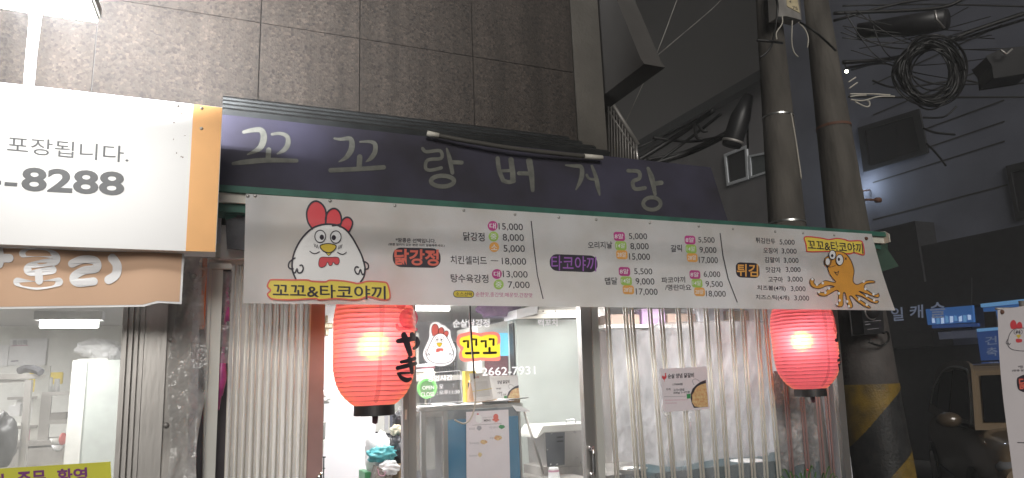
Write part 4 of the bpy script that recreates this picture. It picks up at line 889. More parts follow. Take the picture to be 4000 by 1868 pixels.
# --- range hood / vent box
y = 4.75; t = thing('vent_box', 'white and stainless vent box with small holes above the refrigerator', 'vent', tuple(atY(2150, 1240, y)))
MB().prism([atY(2018, 1210, y), atY(2100, 1190, y), atY(2100, 1232, y), atY(2020, 1245, y)], (0, 0.25, 0)).build('white_side', 'white', t)
b = MB(); B3(b, 2102, 1150, 2275, 1212, y + 0.03, y + 0.3); b.build('upper_panel', 'galvdull', t)
b = MB(); B3(b, 2102, 1210, 2275, 1224, y, y + 0.03); b.build('perforated_rail', 'alu', t)
b = MB(); b.prism([atY(2020, 1246, y), atY(2104, 1224, y), atY(2275, 1226, y), atY(2275, 1240, y), atY(2030, 1246, y)], (0, 0.02, 0)); b.build('bottom_tray', 'alu', t)
for px in (2122, 2170, 2212, 2258):
    o_ = MB(); p = atY(px, 1216, y - 0.002); o_.lathe([(0, 0), (0.006, 0)], (0, 0, 0), 4); MB().ball(p, (0.006, 0.003, 0.006), 10, 6).build('hole', 'black', t)
# --- back wall stuff behind the glass
def carton(name, label, cat, pxa, pya, pxb, pyb, y, dep, m, lids=True):
    t = thing(name, label, cat, tuple(atY((pxa + pxb) / 2, pyb, y)))
    b = MB(); B3(b, pxa, pya, pxb, pyb, y, y + dep); bevel(b.build('box_body', m, t), 0.003)
    return t
t = thing('plastic_basket', 'black open mesh plastic basket on the shelf behind the hen sticker', 'basket', tuple(atY(1745, 1465, 5.3)))
b = MB(); a, c_ = atY(1700, 1340, 5.3), atY(1782, 1468, 5.3)
for i in range(9):
    xx = a.x + (c_.x - a.x) * i / 8; b.box((xx - .004, 5.3, c_.z), (xx + .004, 5.31, a.z))
for i in range(8):
    zz = a.z + (c_.z - a.z) * i / 7; b.box((a.x, 5.297, zz - .004), (c_.x, 5.3, zz + .004))
b.build('mesh_front', 'black', t); MB().box((a.x, 5.33, c_.z), (c_.x, 5.6, a.z - .02)).build('contents', 'darkcloth', t)
t = thing('wall_shelf', 'wooden shelf on the back wall holding papers and the black basket', 'shelf', tuple(atY(1700, 1475, 5.25)))
b = MB(); B3(b, 1600, 1470, 1860, 1482, 5.25, 6.58); b.build('shelf_board', 'galvdull', t)
for i, (m, dx) in enumerate((('paper', 0), ('cloth', 6), ('paper', -4), ('maroon', 3), ('paper', 0))):
    tt = MB(); B3(tt, 1650 + dx, 1462 - i * 10, 1698 + dx, 1470 - i * 10, 5.3, 5.5); tag(tt.build('booklet', m), ('white booklet at the bottom of the pile', 'cream booklet second from the bottom of the pile', 'white booklet in the middle of the pile', 'maroon booklet second from the top of the pile', 'white booklet on top of the pile')[i] + ' beside the black basket', 'booklet', 'booklets piled beside the basket')
t = carton('control_panel', 'pale grey panel on the back wall behind the opening hours', 'panel', 1680, 1486, 1806, 1580, 5.6, 0.05, 'wallgrey')
# round green lamp
c_ = atY(1668, 1516, 4.3); t = thing('green_lamp', 'round green glowing lamp behind the word OPEN', 'lamp', tuple(c_))
ringp = [c_ + Vector((0.055 * math.cos(a), 0, 0.055 * math.sin(a))) for a in [2 * math.pi * i / 32 for i in range(33)]]
MB().tube(ringp, 0.010, 8, False).build('glow_ring', 'greenled', t, True)
MB().tube([c_ + Vector((0, .004, 0)), c_ + Vector((0, .03, 0))], 0.05, 24).build('backing_disc', glow('green lamp back', (0.20, 0.42, 0.19), 0.06), t)
MB().tube([c_ + Vector((0, 0.032, 0)), c_ + Vector((0, 0.05, -0.3))], 0.006, 6).build('stand', 'galvdull', t)
# --- food display cabinet
y = 4.05; t = thing('display_cabinet', 'blue and glass food display cabinet with slanted right side', 'cabinet', tuple(atY(1850, 1868, y)))
zt = atY(1645, 1594, y).z; x0 = atY(1645, 1600, y).x; x1 = atY(2032, 1600, y).x; xm = atY(1742, 1700, y).x; x2 = atY(2128, 1868, y).x; zb = 0.95
bevel(MB().box((x0 - 0.01, y, zt - 0.02), (x1 + 0.02, y + 0.5, zt)).build('top_board', 'galv', t), 0.003)
b = MB()
for xa, xb in ((x0, x0 + 0.025), (xm - 0.015, xm + 0.012), (x1 - 0.012, x1)): b.box((xa, y, zb), (xb, y + 0.03, zt - 0.022))
b.box((x0 + 0.026, y + 0.002, zt - 0.055), (xm - 0.016, y + 0.03, zt - 0.022)); b.build('frame', 'galv', t)
MB().box((xm + 0.013, y + 0.004, zt - 0.075), (x1 - 0.013, y + 0.03, zt - 0.022)).build('header_strip', mat('slate panel', (0.17, 0.19, 0.21), .5), t)
MB().box((xm + 0.013, y + 0.008, zb), (x1 - 0.013, y + 0.03, zt - 0.076)).build('blue_panel', 'bluedark', t)
MB().box((x0 + 0.026, y + 0.01, zb), (xm - 0.016, y + 0.016, zt - 0.056)).build('glass_pane', 'dustyglass', t)
MB().box((x0 + 0.03, y + 0.22, zb + 0.2), (xm, y + 0.24, zt - 0.06)).build('inner_board', 'fridgew', t)
MB().box((x0 + 0.03, y + 0.05, zb + 0.07), (xm, y + 0.21, zb + 0.085)).build('inner_shelf', 'galv', t)
sl = [(x1 + 0.002, zt - 0.022), (x1 + 0.03, zt - 0.05), (x2, zb + 0.14), (x2 - 0.03, zb), (x1 + 0.002, zb)]
MB().prism([(a, y + 0.006, z) for a, z in sl], (0, 0.006, 0)).build('slanted_glass', 'dustyglass', t)
MB().prism([(a, y + 0.40, z) for a, z in sl], (0, 0.01, 0)).build('rear_side_panel', mat('slate side', (0.20, 0.23, 0.26), .5), t)
MB().tube([(sl[1][0], y + 0.01, sl[1][1]), (sl[2][0], y + 0.01, sl[2][1])], 0.008, 8).build('slanted_edge', 'galv', t, True)
mn = thing('menu_sheet', 'lilac white printed menu sheet taped on the blue cabinet front', 'menu', tuple(atY(1900, 1868, 4.03)))
quadbox('sheet', [(1821, 1610), (1986, 1600), (1994, 1900), (1823, 1900)], 4.035, 0.002, 'paperdim', mn)
d = Decal(planeY(4.035, 0.001), mn, 1780, 1560, .2561)
d.text('lettering', 'MENU', (430, 308), (537, 302), (430, 342), 'ink', 1, 0.02)
d.text('lettering', '꼬꼬&타코야끼', (408, 272), (548, 264), (408, 292), 'printgrey', 1, 0.01)
d.poly('hen_print', [(320, 235), (330, 212), (350, 215), (355, 240), (385, 255), (398, 285), (390, 350), (330, 352), (305, 320), (310, 270)], 'paper', 1, sm=True); d.poly('hen_comb', ell(337, 226, 16, 12, 12), 'red', 2)
d.poly('octopus_print', [(572, 270), (585, 235), (612, 222), (640, 235), (652, 270), (645, 295), (662, 305), (658, 330), (640, 325), (635, 355), (615, 340), (600, 358), (590, 330), (565, 325), (562, 300), (580, 295)], 'coral', 1, sm=True)
d.strokes('rule_line', [([(257, 396), (700, 370)], 4)], 'ink', 1, sm=False)
for tx, x0_, y0_, x1_, h in (('닭강정', 208, 440, 292, 30), ('치킨 샐러드', 510, 420, 650, 28), ('튀김', 520, 582, 572, 30), ('탕수육강정', 212, 660, 355, 30), ('타코야끼', 210, 853, 323, 28)):
    d.text('heading', tx, (x0_, y0_ - 4), (x1_, y0_ - 8), (x0_, y0_ + h), 'printgrey', 1, 0.01)
for cx, cy, rx, ry, m in ((358, 440, 36, 36, 'printgrey'), (702, 420, 46, 30, 'greenp'), (645, 588, 58, 38, 'food'), (428, 652, 54, 32, 'food'), (370, 845, 30, 34, 'food')):
    d.poly('dish_print', [(cx + rx * (1 + .14 * math.sin(i * 2.3)) * math.cos(i * .35), cy + ry * (1 + .14 * math.sin(i * 1.7)) * math.sin(i * .35)) for i in range(18)], m, 1)
for name, px4, y, m, label in (('paper_sheet', [(1628, 1602), (1770, 1594), (1850, 1588), (1830, 1600), (1700, 1612), (1640, 1612)], 4.045, 'paper', 'white paper sheet draped over the left top edge of the cabinet'),):
    pass
rk = random.Random(11)
for i in range(6):
    cx = (1690, 1745, 1810, 1880, 1940, 2000)[i]; ctr = atY(cx, 1588, 4.16); zz = zt + 0.003 + 0.0035 * i; an = rk.uniform(-.35, .35); hw2, hd2 = rk.uniform(.07, .10), rk.uniform(.07, .1)
    cs, sn = math.cos(an), math.sin(an); q = [(ctr.x + x * cs - yy * sn, 4.15 + x * sn + yy * cs) for x, yy in ((-hw2, -hd2), (hw2, -hd2), (hw2, hd2), (-hw2, hd2))]
    o = MB().prism([(x, yy, zz + 0.012 * ((j % 2) * (i % 2))) for j, (x, yy) in enumerate(q)], (0, 0, 0.002)).build('paper_sheet', 'paper' if i != 3 else 'card')
    tag(o, ('white paper sheet at the left end of the cabinet top', 'white paper sheet under the folded note on the cabinet top', 'white paper sheet beside the bottle on the cabinet top', 'brown card lying under the white table card', 'white paper sheet to the right of the table card', 'white paper sheet hanging at the right end of the cabinet top')[i], 'paper', 'papers on the cabinet top')
o = MB().prism([atY(1998, 1582, 4.04), atY(2042, 1590, 4.04), atY(2072, 1606, 4.04), atY(2070, 1610, 4.035), atY(2018, 1607, 4.03)], (0, 0.004, 0)).build('price_flap', 'paper'); tag(o, 'white paper flap folded over the right corner of the cabinet', 'paper')
# table card (its code left out), bottle, yellow carton, food poster
zc = lambda x, yv, yy: atY(1640 + x * .349, 1180 + yv * .349, yy)
t = thing('table_card', 'white table card with red heading and yellow rubber band on the cabinet', 'card', tuple(zc(718, 1115, 4.10)))
MB().prism([zc(555, 800, 4.12), zc(768, 790, 4.12), zc(828, 1108, 4.09), zc(612, 1118, 4.09)], (0, 0.003, 0)).build('card', 'paper', t)
d = Decal(lambda px, py, k_: atY(px, py, 4.12 - 0.03 * (py - 1458) / 112 - 0.001 * k_ - 0.0006), t, 1640, 1180, .349)
d.text('heading', '누리', (602, 832), (662, 826), (604, 862), 'coral', 1, 0.02)
d.poly('code_panel', [(612, 895), (758, 880), (790, 1052), (640, 1065)], mat('pale grey print', (0.66, 0.66, 0.67), .7), 1)
d.strokes('rubber_band', [([(588, 1003), (700, 985), (806, 968)], 6)], 'yellow', 2.5, sm=False)
t = carton('carton', 'yellow and black carton standing left of the white table card', 'carton', 1816, 1450, 1862, 1570, 4.2, 0.05, 'yellowbox')
d = Decal(planeY(4.2, 0.001), t, 1640, 1180, .349); d.poly('black_label', [(536, 905), (585, 900), (600, 1112), (540, 1115)], 'ink', 1); d.text('lettering', '위', (545, 950), (580, 946), (546, 1000), 'white', 2, 0.02)
c_ = zc(572, 1118, 4.12); t = thing('sauce_bottle', 'small peach sauce bottle in front of the black and yellow carton', 'bottle', tuple(c_))
MB().lathe([(0, 0), (0.019, 0), (0.020, 0.01), (0.020, 0.06), (0.012, 0.09), (0.008, 0.10), (0.008, 0.115), (0, 0.116)], c_, 20).build('bottle_body', 'bottle', t, True)
MB().lathe([(0.0085, 0.112), (0.0095, 0.113), (0.0095, 0.128), (0, 0.129)], c_, 16).build('cap', 'cloth', t, True)
def foodposter(fn, ox, oy, s, t, full=True):
    d = Decal(fn, t, ox, oy, s)
    if full:
        d.text('heading', '순살 양념 닭갈비', (372, 222), (932, 198), (376, 325), 'ink', 1, 0.025)
        d.poly('rooster_mark', [(250, 255), (268, 275), (272, 245), (285, 280), (310, 275), (318, 240), (310, 215), (328, 200), (345, 215), (335, 235), (352, 280), (340, 320), (312, 340), (306, 360), (306, 392), (298, 392), (298, 355), (268, 330), (252, 300)], 'red', 1)
        d.text('lettering', '17000원', (480, 425), (690, 415), (482, 474), 'ink', 1, 0.02); d.text('lettering', '가격', (332, 530), (430, 526), (334, 582), 'ink', 1, 0.015)
        d.text('lettering', '고기+양념', (492, 542), (722, 532), (495, 598), 'ink', 1, 0.018); d.text('lettering', '(600g) 2~3인분', (497, 602), (846, 586), (499, 658), 'ink', 1, 0.018)
        for i, (x0_, x1_, yy, m) in enumerate(((300, 775, 702, 'printgrey'), (315, 830, 778, 'printpink'), (330, 580, 842, 'printpink'))):
            n_ = int((x1_ - x0_) / 22); V = []; Fc = []
            for q in range(n_):
                a = x0_ + q * 22; V += [d.fn(*(Vector((d.o[0] + (a + u) * s, d.o[1] + (yy - (a - 300) * .02 + v) * s))[:]), 1) for u, v in ((0, 0), (13, 0), (13, 16), (0, 16))]; Fc.append([4 * q + j for j in range(4)])
            obj('small_print', V, Fc, m, t)
    else:
        d.text('heading', '양념 닭갈비', (590, 222), (932, 198), (594, 325), 'ink', 1, 0.025)
        d.text('lettering', '00원', (560, 420), (690, 415), (562, 474), 'ink', 1, 0.02); d.text('lettering', '+양념', (590, 540), (722, 532), (592, 598), 'ink', 1, 0.018); d.text('lettering', '2~3인분', (690, 598), (846, 586), (692, 650), 'ink', 1, 0.018)
    d.poly('pan', [(932, 950), (890, 860), (862, 740), (868, 640), (905, 540), (980, 460), (1070, 395), (1188, 352), (1200, 500), (1225, 700), (1240, 925)], 'ink', 1)
    d.poly('food', [(945, 915), (895, 830), (900, 740), (890, 680), (935, 610), (960, 545), (1010, 490), (1090, 450), (1190, 420), (1200, 500), (1225, 700), (1238, 922), (1050, 938)], 'food', 2)
    d.strokes('pan_handle', [([(938, 462), (902, 380), (925, 342), (975, 332), (1020, 355), (1055, 388)], 11)], 'printgrey', 1.5)
    d.poly('green_label', [(778, 655), (862, 645), (858, 745), (784, 756)], 'greenp', 1)
yP = 4.22; t = thing('food_poster', 'food poster of chicken in a pan standing behind the white table card', 'poster', tuple(zc(950, 1130, yP)))
MB().prism([zc(690, 830, yP), zc(1098, 820, yP), zc(1112, 1132, yP), zc(700, 1138, yP)], (0, 0.004, 0)).build('sheet', 'paper', t)
# the inside poster copies the gate poster at its own place
s2 = 0.349 * (1098 - 690) / (1205 - 210); foodposter(planeY(yP, 0.001), 1640 + 690 * .349 - 210 * s2 + 10, 1180 + 820 * .349 - 70 * s2, s2 * 0.97, t, False)
# --- stainless fryer and paper cup
y = 4.35; t = thing('stainless_fryer', 'stainless steel fryer with white lid and wire handle in front of the refrigerator', 'fryer', tuple(atY(2200, 1868, y)))
b = MB(); b.prism([atY(2128, 1690, y), atY(2330, 1680, y), atY(2330, 1810, y), atY(2138, 1825, y)], (0, 0.28, 0)); bevel(b.build('body', 'galv', t), 0.004)
b = MB(); b.prism([atY(2122, 1664, y - 0.01), atY(2330, 1652, y - 0.01), atY(2330, 1678, y - 0.01), atY(2126, 1689, y - 0.01), atY(2098, 1712, y - 0.01), atY(2100, 1704, y - 0.01)], (0, 0.31, 0)); b.build('lid', 'fridgew', t)
b = MB(); b.prism([atY(2130, 1692, y - 0.003), atY(2206, 1688, y - 0.003), atY(2206, 1815, y - 0.003), atY(2138, 1824, y - 0.003)], (0, 0.002, 0)); b.build('dark_panel', mat('slate steel', (0.13, 0.14, 0.16), .35, .5), t)
for q in (1706, 1722):
    b = MB(); b.prism([atY(2176, q, y - 0.006), atY(2200, q - 2, y - 0.006), atY(2200, q + 4, y - 0.006), atY(2176, q + 6, y - 0.006)], (0, 0.002, 0)); b.build('vent_slot', 'black', t)
for q in ((2155, 1694), (2139, 1758), (2152, 1814), (2176, 1813), (2252, 1788), (2246, 1688), (2268, 1806)):
    MB().ball(atY(q[0], q[1], y - 0.005), (0.006, 0.004, 0.006), 10, 6).build('screw', 'chrome', t, True)
MB().tube(smooth_pts([atY(2214, 1658, y + .05), atY(2214, 1641, y + .05), atY(2246, 1641, y + .05), atY(2247, 1656, y + .05)], 4), 0.004, 6).build('wire_handle', 'chrome', t, True)
b = MB(); b.prism([atY(2110, 1826, y + .01), atY(2330, 1812, y + .01), atY(2340, 1990, y + .01), atY(2120, 1990, y + .01)], (0, 0.27, 0)); b.build('base', 'galvdull', t)
c_ = atY(2166, 1905, 4.22); t = thing('paper_cup', 'white paper cup upside down before the stainless fryer', 'cup', tuple(c_))
zt2 = atY(2166, 1826, 4.22).z - c_.z
MB().lathe([(0.0, zt2), (0.030, zt2), (0.032, zt2 - 0.006), (0.044, 0.0), (0.046, 0)], c_, 28).build('cup_body', 'paper', t, True)
MB().lathe([(0.0335, zt2 - 0.014), (0.0352, zt2 - 0.026)], c_, 28).build('printed_band', 'printpink', t, True)
t = carton('counter', 'grey steel counter carrying the cabinet and the fryer', 'counter', 1640, 1945, 2360, 2200, 4.0, 0.6, 'galvdull')

# --- doorway: wall ornament, pots on the left, bags
c_ = atY(1292, 1290, 5.28); t = thing('wall_ornament', 'brown mosaic cross ornament on the white partition', 'ornament', tuple(c_))
for (x0_, y0_, x1_, y1_) in ((1262, 1262, 1300, 1284), (1272, 1232, 1281, 1260), (1270, 1286, 1284, 1312)):
    b = MB(); B3(b, x0_, y0_, x1_, y1_, 5.28, 5.298); o = bevel(b.build('mosaic_block', 'cross', t), 0.003)
    b = MB(); B3(b, x0_ + 4, y0_ + 5, x1_ - 4, y1_ - 5, 5.277, 5.279); b.build('inset', 'cloth', o)
def pot(name, label, pxl, pxr, pyt, pyb, y, m):
    a, c_ = atY(pxl, pyb, y), atY(pxr, pyb, y); r = (c_.x - a.x) / 2; cc = Vector((a.x + r, y, a.z)); h = atY(pxl, pyt, y).z - a.z
    t = thing(name, label, 'pot', tuple(cc)); MB().lathe([(0, 0), (r * .85, 0), (r * .93, 0.02), (r * .95, h - .008), (r * 1.08, h), (r * 1.0, h + .004), (0, h - .01)], cc, 28).build('pot_body', m, t, True)
    MB().tube([cc + Vector((-r * .6, -r * .8, h - .015)), cc + Vector((0, -r * 1.1, h - .02)), cc + Vector((r * .6, -r * .8, h - .015))], .004, 6).build('handle', m, t, True); return t
pot('steel_pot', 'stainless pot behind the rose post, topmost of the stack', 1226, 1267, 1576, 1648, 4.6, 'galv')
pot('steel_pot', 'stainless pot behind the rose post, second in the stack', 1222, 1272, 1652, 1720, 4.6, 'galv')
pot('plastic_tub', 'pale plastic tub behind the rose post under the steel pots', 1220, 1266, 1724, 1778, 4.6, 'fridgew')
t = crumple('plastic_bag', atY(1262, 1555, 4.62), (0.05, 0.05, 0.045), 'whitebag', None, .3, 2.5, 9, .2); tag(t, 'small white bag lying on top of the stacked steel pots', 'bag')
t = thing('wire_rack', 'dark wire rack standing below the plastic tub', 'rack', tuple(atY(1262, 1868, 4.6)))
b = MB()
for i in range(5): b.tube([atY(1225 + i * 10, 1785, 4.55), atY(1222 + i * 10, 1995, 4.55)], .004, 6)
b.tube([atY(1215, 1786, 4.55), atY(1272, 1786, 4.55)], .005, 6); b.tube([atY(1215, 1830, 4.55), atY(1270, 1830, 4.55)], .004, 6); b.build('wires', 'black', t)
# back of the doorway: pale cabinet with dark handles
y = 5.9; t = thing('wall_cupboard', 'pale grey wall cupboard with two dark slot handles at the back', 'cupboard', tuple(atY(1510, 1700, y)))
b = MB(); B3(b, 1466, 1300, 1640, 1684, y, y + 0.3); bevel(b.build('carcass', 'fridgew', t), 0.004)
for x0_, x1_, m in ((1503, 1516, 'wallgrey'), (1524, 1536, 'bluewall')):
    b = MB(); B3(b, x0_, 1612, x1_, 1678, y - 0.012, y - 0.001); b.build('slot_handle', m, t)
b = MB(); b.prism([atY(1468, 1686, y - .02), atY(1560, 1700, y - .02), atY(1560, 1708, y - .02), atY(1468, 1693, y - .02)], (0, 0.1, 0)); b.build('bottom_edge', 'darkgap', t)
Y = 4.7
cr = lambda nm, lab, cat, px, py, rx, ry, rz_, m, am, sd, fl=.1, sc=2.6, yy=Y: tag(crumple(nm, atY(px, py, yy), (rx, ry, rz_), m, None, am, sc, sd, fl), lab, cat)
cr('plastic_bag', 'open white plastic bag with ragged rim in the heap by the door', 'bag', 1482, 1780, .085, .09, .14, 'whitebag', .28, 1, yy=4.8)
cr('plastic_bag', 'teal plastic bag on the front of the heap by the door', 'bag', 1492, 1775, .085, .07, .05, 'tealbag', .35, 2, yy=4.62)
cr('plastic_bag', 'large black plastic bag in the heap leaning on the door stile', 'bag', 1558, 1770, .075, .09, .11, 'blackbag', .35, 3, yy=4.75)
cr('plastic_bag', 'small knotted black bag at the top of the heap', 'bag', 1562, 1640, .045, .06, .055, 'blackbag', .35, 5, yy=4.8)
cr('cotton_gloves', 'cream cotton gloves tucked under the knotted black bag', 'gloves', 1556, 1682, .045, .05, .04, 'cloth', .35, 6, yy=4.76)
cr('paper_wad', 'white crumpled paper lying in front of the teal bag', 'paper', 1520, 1830, .06, .04, .045, 'paper', .35, 7, yy=4.55)
t = thing('paper_bag', 'beige dotted paper shopping bag lying in the heap by the door', 'bag', tuple(atY(1490, 1868, 4.52)))
b = MB(); b.prism([atY(1476, 1825, 4.52), atY(1532, 1856, 4.52), atY(1505, 1995, 4.52), atY(1435, 1995, 4.52)], (0, .12, 0)); bevel(b.build('bag_body', 'beige', t), .003)
MB().tube(smooth_pts([atY(1476, 1832, 4.51), atY(1482, 1856, 4.505), atY(1500, 1858, 4.505), atY(1506, 1842, 4.51)], 5), .003, 6).build('cord_handle', 'printpink', t, True)
t = carton('plastic_bin', 'green plastic bin at the foot of the white partition', 'bin', 1426, 1846, 1450, 2000, 4.66, .2, mat('green plastic', (0.07, 0.32, 0.13), .4))
t = carton('cardboard_box', 'brown cardboard box beside the door stile', 'box', 1558, 1815, 1586, 2000, 4.6, .2, 'card')
t = carton('storage_shelf', 'low steel shelf carrying the heap of bags', 'shelf', 1430, 1930, 1600, 2100, 4.58, .45, 'galvdull')

# ================================================================== INSIDE THE NEIGHBOUR'S SHOP
zn = lambda x, yv, yy: atY(x * .572, 1180 + yv * .572, yy)
def BN(mb, x0, y0, x1, y1, ya, yb):
    a, c_ = zn(x0, y0, ya), zn(x1, y1, ya); return mb.box((a.x, ya, a.z), (c_.x, yb, c_.z))
def nbox(name, label, cat, x0, y0, x1, y1, ya, yb, m, part='box_body', group=None):
    t = thing(name, label, cat, tuple(zn((x0 + x1) / 2, y1, ya)), group); b = MB(); BN(b, x0, y0, x1, y1, ya, yb); bevel(b.build(part, m, t), .004); return t
y = 4.35; t = thing('refrigerator', 'tall white two door refrigerator inside the neighbouring shop', 'refrigerator', tuple(zn(640, 1200, y)))
b = MB(); b.prism([zn(585, 404, y), zn(900, 404, y), zn(850, 1500, y), zn(498, 1500, y)], (0, .5, 0)); bevel(b.build('body', 'fridge', t), .008)
b = MB(); b.prism([zn(508, 408, y - .02), zn(583, 406, y - .02), zn(497, 1500, y - .02), zn(410, 1500, y - .02)], (0, .5, 0)); bevel(b.build('door', 'fridgew', t), .008)
b = MB(); BN(b, 530, 388, 735, 404, y + .05, y + .4); b.build('top_tray', 'fridgew', t)
for i, (cx, cy, rx, rz_) in enumerate(((650, 320, .09, .05), (700, 335, .085, .06), (790, 350, .05, .045))):
    o = crumple('plastic_bag', zn(cx, cy, 4.55), (rx, .08, rz_), 'whitebag', None, .22, 2.2, 20 + i, .15)
    tag(o, ('clear bag of white trays at the left on the neighbouring refrigerator', 'round white bag in the middle on the neighbouring refrigerator', 'small white bag at the right on the neighbouring refrigerator')[i], 'bag', 'bags on the neighbouring refrigerator')
t = nbox('wall_poster', 'white notice sheet with two printed characters on the far wall', 'poster', 70, 250, 310, 430, 6.28, 6.299, 'paper', 'sheet')
d = Decal(planeY(6.28, .001), t, 0, 1180, .572); d.text('lettering', '중이락', (85, 262), (190, 258), (86, 300), 'printgrey', 1, .02); d.strokes('rule_line', [([(80, 300), (190, 296)], 5)], 'printpink', 1, sm=False); d.strokes('rule_line', [([(78, 405), (122, 402)], 9)], 'printgrey', 1, sm=False)
nbox('wall_poster', 'plain white notice sheet at the left edge of the far wall', 'poster', -120, 295, 52, 440, 6.28, 6.299, 'paper', 'sheet')
y = 4.3; t = thing('steel_stand', 'stainless steel frame stand in the neighbouring shop window', 'stand', tuple(zn(130, 1200, y)))
b = MB(); b.prism([zn(-200, 495, y), zn(280, 490, y), zn(270, 520, y), zn(-200, 535, y)], (0, .12, 0)); b.build('top_beam', 'galv', t)
b = MB(); b.prism([zn(170, 530, y + .01), zn(215, 530, y + .01), zn(150, 1300, y + .01), zn(105, 1300, y + .01)], (0, .05, 0)); b.build('leg', 'galv', t)
b = MB(); b.prism([zn(-200, 535, y + .02), zn(190, 530, y + .02), zn(190, 548, y + .02), zn(-200, 556, y + .02)], (0, .04, 0)); b.build('cross_bar', 'galvdull', t)
o = MB(); o.tube(smooth_pts([zn(133, 470, 4.35), zn(180, 455, 4.33), zn(240, 462, 4.3), zn(280, 480, 4.28)], 4), [.02] * 13, 8); tag(o.build('towel', 'darkcloth'), 'dark rolled towel lying on the stainless stand', 'towel')
nbox('yellow_poster', 'yellow notice board standing behind the stainless stand', 'poster', 205, 455, 285, 612, 5.2, 5.22, 'yellowbox', 'sheet')
nbox('yellow_poster', 'small yellow and white notice behind the paper cups', 'poster', 300, 482, 425, 560, 5.6, 5.62, 'yellowbox', 'sheet')
y = 5.0; t = thing('steel_shelf', 'stainless shelf rack holding cups and pans in the neighbouring shop', 'shelf', tuple(zn(350, 1200, y)))
b = MB()
for yy in (615, 810): BN(b, 285, yy, 480, yy + 20, y, y + .3)
b.build('shelf_board', 'galv', t)
b = MB(); BN(b, 250, 440, 272, 1200, y + .02, y + .05); b.build('upright', 'fridgew', t); b = MB(); BN(b, 283, 636, 300, 1200, y + .01, y + .04); b.build('upright', 'galv', t)
b = MB(); BN(b, 50, 650, 250, 662, y, y + .3); BN(b, 50, 850, 250, 862, y, y + .3); BN(b, 50, 960, 430, 985, y - .1, y + .3); b.build('side_board', 'galvdull', t)
for i, (cx, x0_, x1_, yt, yb) in enumerate(((335, 312, 358, 515, 615), (384, 361, 408, 523, 615))):
    c_ = zn(cx, yb, y + .05); r = (zn(x1_, yb, y).x - zn(x0_, yb, y).x) / 2; h = zn(cx, yt, y).z - zn(cx, yb, y).z
    t = thing('paper_cup', ('taller stack of white paper cups at the left on the rack', 'shorter stack of white paper cups at the right on the rack')[i], 'cup stack', tuple(c_), 'paper cup stacks on the rack')
    MB().lathe([(0, h), (r * .8, h), (r * .82, h - .01), (r, 0), (0, 0)], c_, 20).build('cup_body', 'paper', t, True)
    for q in range(3): MB().lathe([(r * (.90 + .03 * q), .02 + .015 * q), (r * (.97 + .02 * q), .018 + .015 * q)][::-1], c_ - Vector((0, 0, .018)) , 20).build('rim', 'white', t, True)
t = nbox('steel_pan', 'shallow steel pan on the middle board of the rack', 'pan', 312, 760, 450, 806, 5.02, 5.2, 'galvdull', 'pan_body')
for i, (x0_, y0_, x1_, y1_, m, lab) in enumerate(((115, 655, 150, 700, 'paper', 'small white carton on the upper side board'), (200, 645, 262, 700, 'bluewhite', 'pale printed carton beside the rack upright'), (60, 705, 130, 780, 'paper', 'white carton under the printed carton at the left'), (200, 715, 252, 790, 'paper', 'white narrow carton beside the rack upright'), (90, 835, 255, 860, 'fridgew', 'long pale tray on the lower side board'), (180, 870, 245, 950, 'printpink', 'pinkish box at the bottom of the side boards'))):
    nbox('carton', lab, 'carton', x0_, y0_, x1_, y1_, 5.05, 5.2, 'paper' if m == 'bluewhite' else m)
for lab, cx, cy, r, m in (('cream bowl on the low bench in the neighbouring shop', 385, 945, .035, 'fridgew'), ('white small bowl in front of the cream bowl', 395, 990, .033, 'paper')):
    c_ = zn(cx, cy, 4.9); t = thing('bowl', lab, 'bowl', tuple(c_)); MB().lathe([(0, -.02), (r * .5, -.02), (r, .012), (r * .95, .012), (r * .5, -.012), (0, -.012)], c_, 24).build('bowl_body', m, t, True)
o = MB().ball(zn(428, 935, 4.8), (.02, .03, .035), 14, 10).build('red_kettle', 'redp', None, True); tag(o, 'red kettle beside the refrigerator in the neighbouring shop', 'kettle')
o = crumple('jacket', zn(5, 960, 4.25), (.065, .06, .13), 'black', None, .2, 2.0, 33, .1); tag(o, 'dark grey jacket hanging at the left edge of the stainless stand', 'jacket')
t = nbox('low_bench', 'dim low steel bench in the neighbouring shop', 'bench', -300, 1010, 440, 1300, 4.9, 5.4, 'galvdull')

# ================================================================== SLATTED GATE ON THE RIGHT
gate = thing('folding_gate', 'clear slatted folding gate with pale aluminium bars on the right half of the shop', 'gate', (3.1, 3.7, 0.2))
bars = [(2367, 2409), (2436, 2487), (2459, 2514), (2531, 2588), (2575, 2630), (2642, 2694), (2687, 2743), (2750, 2800), (2794, 2842), (2851, 2896), (2894, 2943), (2951, 2992), (2978, 3043), (3040, 3094), (3098, 3157), (3160, 3217), (3196, 3253)]
bt = lambda i: (bars[i][0], bars[i][1] + (bars[i][1] - bars[i][0]) * 0.19)
yb_ = [3.70 if i % 2 == 0 else 3.745 for i in range(len(bars))]
barwarm = M['alu']
for i in range(len(bars)):
    a, c_ = bt(i); y0 = yb_[i]
    for dx, rr_ in ((-5.5, .0062), (5.5, .0082)):
        MB().tube([atY(a + dx, 1125, y0), atY(c_ + dx, 1995, y0)], rr_, 8).build('bar', 'alu' if i < 13 else 'pinkpost', gate, True)
    if i + 1 < len(bars):
        a1, c1 = bt(i + 1)
        MB().add([atY(a, 1125, y0 + .004), atY(a1, 1125, yb_[i + 1] + .004), atY(c1, 1995, yb_[i + 1] + .004), atY(c_, 1995, y0 + .004)], [(0, 1, 2, 3)]).build('clear_strip', 'pvc', gate)
a, c_ = bt(0)
